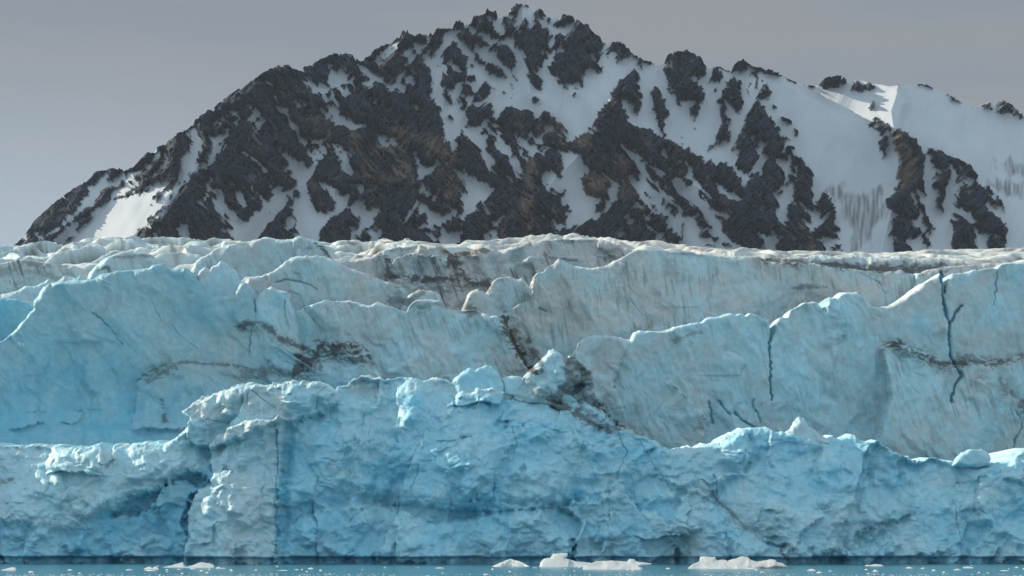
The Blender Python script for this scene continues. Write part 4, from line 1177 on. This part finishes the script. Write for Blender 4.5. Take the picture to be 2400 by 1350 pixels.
FL = [
    ('1150,1334 1155,1327 1165,1322 1185,1313 1197,1309 1210,1313 1225,1319 1240,1326 1244,1334', 'low conical white iceberg, the smooth one left of the lumpy pair', 1328),
    ('1262,1335 1264,1327 1266,1318 1275,1310 1290,1307 1297,1298 1315,1296 1330,1297 1331,1304 1325,1308 1338,1312 1350,1315 1385,1319 1392,1327 1380,1335', 'lumpy white iceberg with a tall notched hump and a low tail', 1329),
    ('1364,1340 1366,1332 1370,1325 1385,1321 1400,1315 1420,1314 1470,1316 1476,1311 1488,1312 1490,1316 1527,1320 1527,1324 1497,1327 1508,1332 1502,1340', 'long flat white iceberg with a small knob, in front of the lumpy one', 1335),
    ('1608,1340 1612,1332 1625,1322 1640,1316 1642,1305 1678,1305 1680,1312 1703,1313 1705,1316 1715,1312 1730,1308 1740,1304 1752,1305 1760,1312 1775,1316 1795,1314 1805,1311 1822,1312 1820,1316 1835,1320 1847,1328 1848,1340', 'widest white iceberg, with a square block on one end and a round hump', 1333),
    ('372,1336 375,1330 400,1325 420,1320 428,1317 432,1329 432,1336', 'thin sloping white floe touching the flat topped one near the cave', 1330),
    ('426,1336 428,1330 450,1326 462,1320 475,1319 490,1320 500,1323 502,1330 498,1336', 'flat topped white floe below the tall ice column', 1330.5),
    ('333,1340 336,1333 345,1329 352,1328 356,1333 362,1328 370,1331 373,1340', 'small two lobed white floe left of the sloping floe', 1335),
    ('-8,1343 0,1336 15,1332 30,1330 36,1331 38,1343', 'white floe cut by the left edge of the picture', 1337),
    ('440,1338 445,1332 452,1331 458,1334 460,1338', 'tiny white floe just in front of the flat topped floe', 1334),
    ('2025,1332 2028,1326 2034,1323 2038,1325 2052,1322 2066,1323 2071,1327 2070,1332', 'smooth low white floe close under the right cliff foot', 1327),
    ('1890,1344 1892,1337 1900,1334 1906,1334 1912,1338 1910,1344', 'rounded small floe right of the widest iceberg', 1338),
    ('1940,1343 1942,1338 1948,1337 1953,1339 1952,1343', 'small round floe, the second one right of the widest iceberg', 1339),
    ('2043,1345 2046,1339 2052,1335 2058,1339 2061,1345', 'small peaked floe out in front of the smooth low floe', 1340),
    ('2118,1338 2122,1332 2130,1329 2138,1331 2140,1338', 'small domed floe between the smooth low floe and the right edge', 1332),
    ('2230,1342 2234,1336 2245,1333 2256,1336 2258,1342', 'flat floe in front of the paired floes near the right edge', 1336.5),
    ('2253,1336 2257,1330 2268,1328 2283,1330 2284,1336', 'pale flat floe behind another flat floe near the right edge', 1331.5),
    ('2178,1344 2182,1338 2190,1333 2196,1338 2198,1344', 'small floe with a raised point in the right of the bay', 1338),
    ('2152,1338 2156,1333 2160,1332 2166,1330 2168,1338', 'tiny sloping floe beside the small domed floe', 1333),
    ('508,1337 512,1332 520,1331 527,1332 528,1337', 'thin floe just right of the flat topped floe', 1333),
    ('534,1343 537,1337 542,1334 547,1338 548,1343', 'small lumpy floe below the narrow ice column, nearer than the thin floe', 1338),
    ('288,1343 292,1337 300,1334 310,1335 313,1338 312,1343', 'low white floe left of the small two lobed floe', 1336.5),
    ('592,1342 595,1337 600,1334 604,1338 605,1342', 'small single floe in open water below the blue gash', 1337),
    ('682,1341 686,1336 696,1333 702,1336 703,1341', 'low doubled floe below the middle of the blue bulge', 1336),
    ('718,1340 722,1332 728,1330 734,1332 735,1340', 'small block shaped floe right of the low doubled floe', 1334),
]
for n, (o_, lb, row) in enumerate(FL):
    big = n < 4
    floe('iceberg' if big else 'ice_floe', o_, lb, row, 'iceberg' if big else 'ice floe', seed=300 + 7 * n, k=.55 if big else .22,
         R=8 if big else 4, blue=-.6, h=1.0 if big else .7, thick=3 if big else 1.0)
slab_flat = []
rng = random.Random(5)


def chip(x, y, w, dpt, hgt, seed):
    """a sliver of ice: low irregular dome"""
    n, m = 14, 4
    r = random.Random(seed)
    ang = [2 * math.pi * i / n for i in range(n)]
    rad = [r.uniform(.75, 1.1) for _ in ang]
    co, f = [], []
    for j in range(m):
        t = j / (m - 1)
        for a, q in zip(ang, rad):
            s = (1 - 0.75 * t ** 1.6) * q
            co.append((math.cos(a) * w * s, math.sin(a) * dpt * s, -0.05 + (hgt + 0.05) * t * r.uniform(.8, 1.1)))
    for j in range(m - 1):
        for i in range(n):
            f.append([j * n + i, j * n + (i + 1) % n, (j + 1) * n + (i + 1) % n, (j + 1) * n + i])
    t0 = (m - 1) * n
    for i in range(1, n - 2, 2):
        f.append([t0, t0 + i, t0 + i + 1, t0 + i + 2])
    o = mesh_object('ice_chip', np.array(co), f, M_FLOE, None, {'col': np.tile([.88, .90, .90, 1.0], (len(co), 1))})
    o.location = (x, y, 0)
    return o


protos = [chip(0, 200, .42, .5, .10, 1), chip(0, 200, .30, .35, .14, 2), chip(0, 200, .75, .6, .07, 3), chip(0, 200, .2, .25, .12, 4)]
first = [True] * 4
for k in range(60):
    row = 1325 + 25 * rng.random() ** 0.8
    col = rng.uniform(-10, 2410)
    d = EYE * F / (row - HOR)
    q = rng.choice((0, 1, 1, 2, 3, 3))
    o = protos[q]
    if not first[q]:
        o = o.copy()
        C.objects.link(o)
    first[q] = False
    o.location = ((col - 1200) * d / F, d, 0)
    o.rotation_euler = (0, 0, rng.choice((0.0, math.pi)) + rng.uniform(-.4, .4))
    s = rng.uniform(.35, .9)
    o.scale = (s * rng.uniform(.8, 1.6), s, s)
    tag(o, 'tiny white ice chip adrift in the water in front of the glacier', 'ice chip', 'ice chips scattered over the water')


def brash():
    """the carpet of crumbs too small to count, nearest the boat"""
    r = np.random.RandomState(4)
    n = 1500
    row = 1344.5 + 9 * r.rand(n) ** 0.8
    d = EYE * F / (row - HOR)
    x = (r.rand(n) * 2460 - 1230) * d / F
    keep = fbm(x / 6, d / 5, 3, 9) > -0.25
    x, d = x[keep], d[keep]
    co, f = [], []
    for i in range(len(x)):
        w = r.uniform(.03, .11)
        hh = w * r.uniform(.25, .5)
        b = len(co)
        for a in range(5):
            an = a * 1.2566 + r.uniform(-.3, .3)
            co.append((x[i] + math.cos(an) * w, d[i] + math.sin(an) * w * 1.3, -0.02))
        for a in range(5):
            an = a * 1.2566 + r.uniform(-.3, .3)
            co.append((x[i] + math.cos(an) * w * .5, d[i] + math.sin(an) * w * .6, hh * r.uniform(.7, 1.1)))
        for a in range(5):
            f.append([b + a, b + (a + 1) % 5, b + 5 + (a + 1) % 5, b + 5 + a])
        f.append([b + 5, b + 6, b + 7, b + 8])
        f.append([b + 5, b + 8, b + 9, b + 5])
    f = [q if len(set(q)) == 4 else q for q in f]
    f = [q for q in f if len(set(q)) == 4]
    o = mesh_object('brash_ice', np.array(co), f, M_FLOE, None, {'col': np.tile([.88, .90, .90, 1.0], (len(co), 1))})
    tag(o, 'loose carpet of ice crumbs floating nearest the viewer', 'brash ice', None, 'stuff')


brash()


# ------------------------------------------------------------------ the air
def haze():
    m = bpy.data.materials.new('haze')
    m.use_nodes = True
    t = m.node_tree
    t.nodes.remove(t.nodes['Principled BSDF'])
    v = N(t, 'ShaderNodeVolumePrincipled')
    v.inputs['Color'].default_value = (0.72, 0.82, 0.95, 1)
    v.inputs['Density'].default_value = 1.8e-5
    t.links.new(v.outputs[0], t.nodes['Material Output'].inputs['Volume'])
    x, y0, y1, z0, z1 = 3200, -700, 5600, -400, 800
    co = [(-x, y0, z0), (x, y0, z0), (x, y1, z0), (-x, y1, z0), (-x, y0, z1), (x, y0, z1), (x, y1, z1), (-x, y1, z1)]
    fc = [(0, 3, 2, 1), (4, 5, 6, 7), (0, 1, 5, 4), (1, 2, 6, 5), (2, 3, 7, 6), (3, 0, 4, 7)]
    o = mesh_object('haze', co, fc, m)
    o['kind'] = 'stuff'
    tag(o, 'thin bluish haze lying between the glacier and the mountain', 'haze', None, 'stuff')


haze()
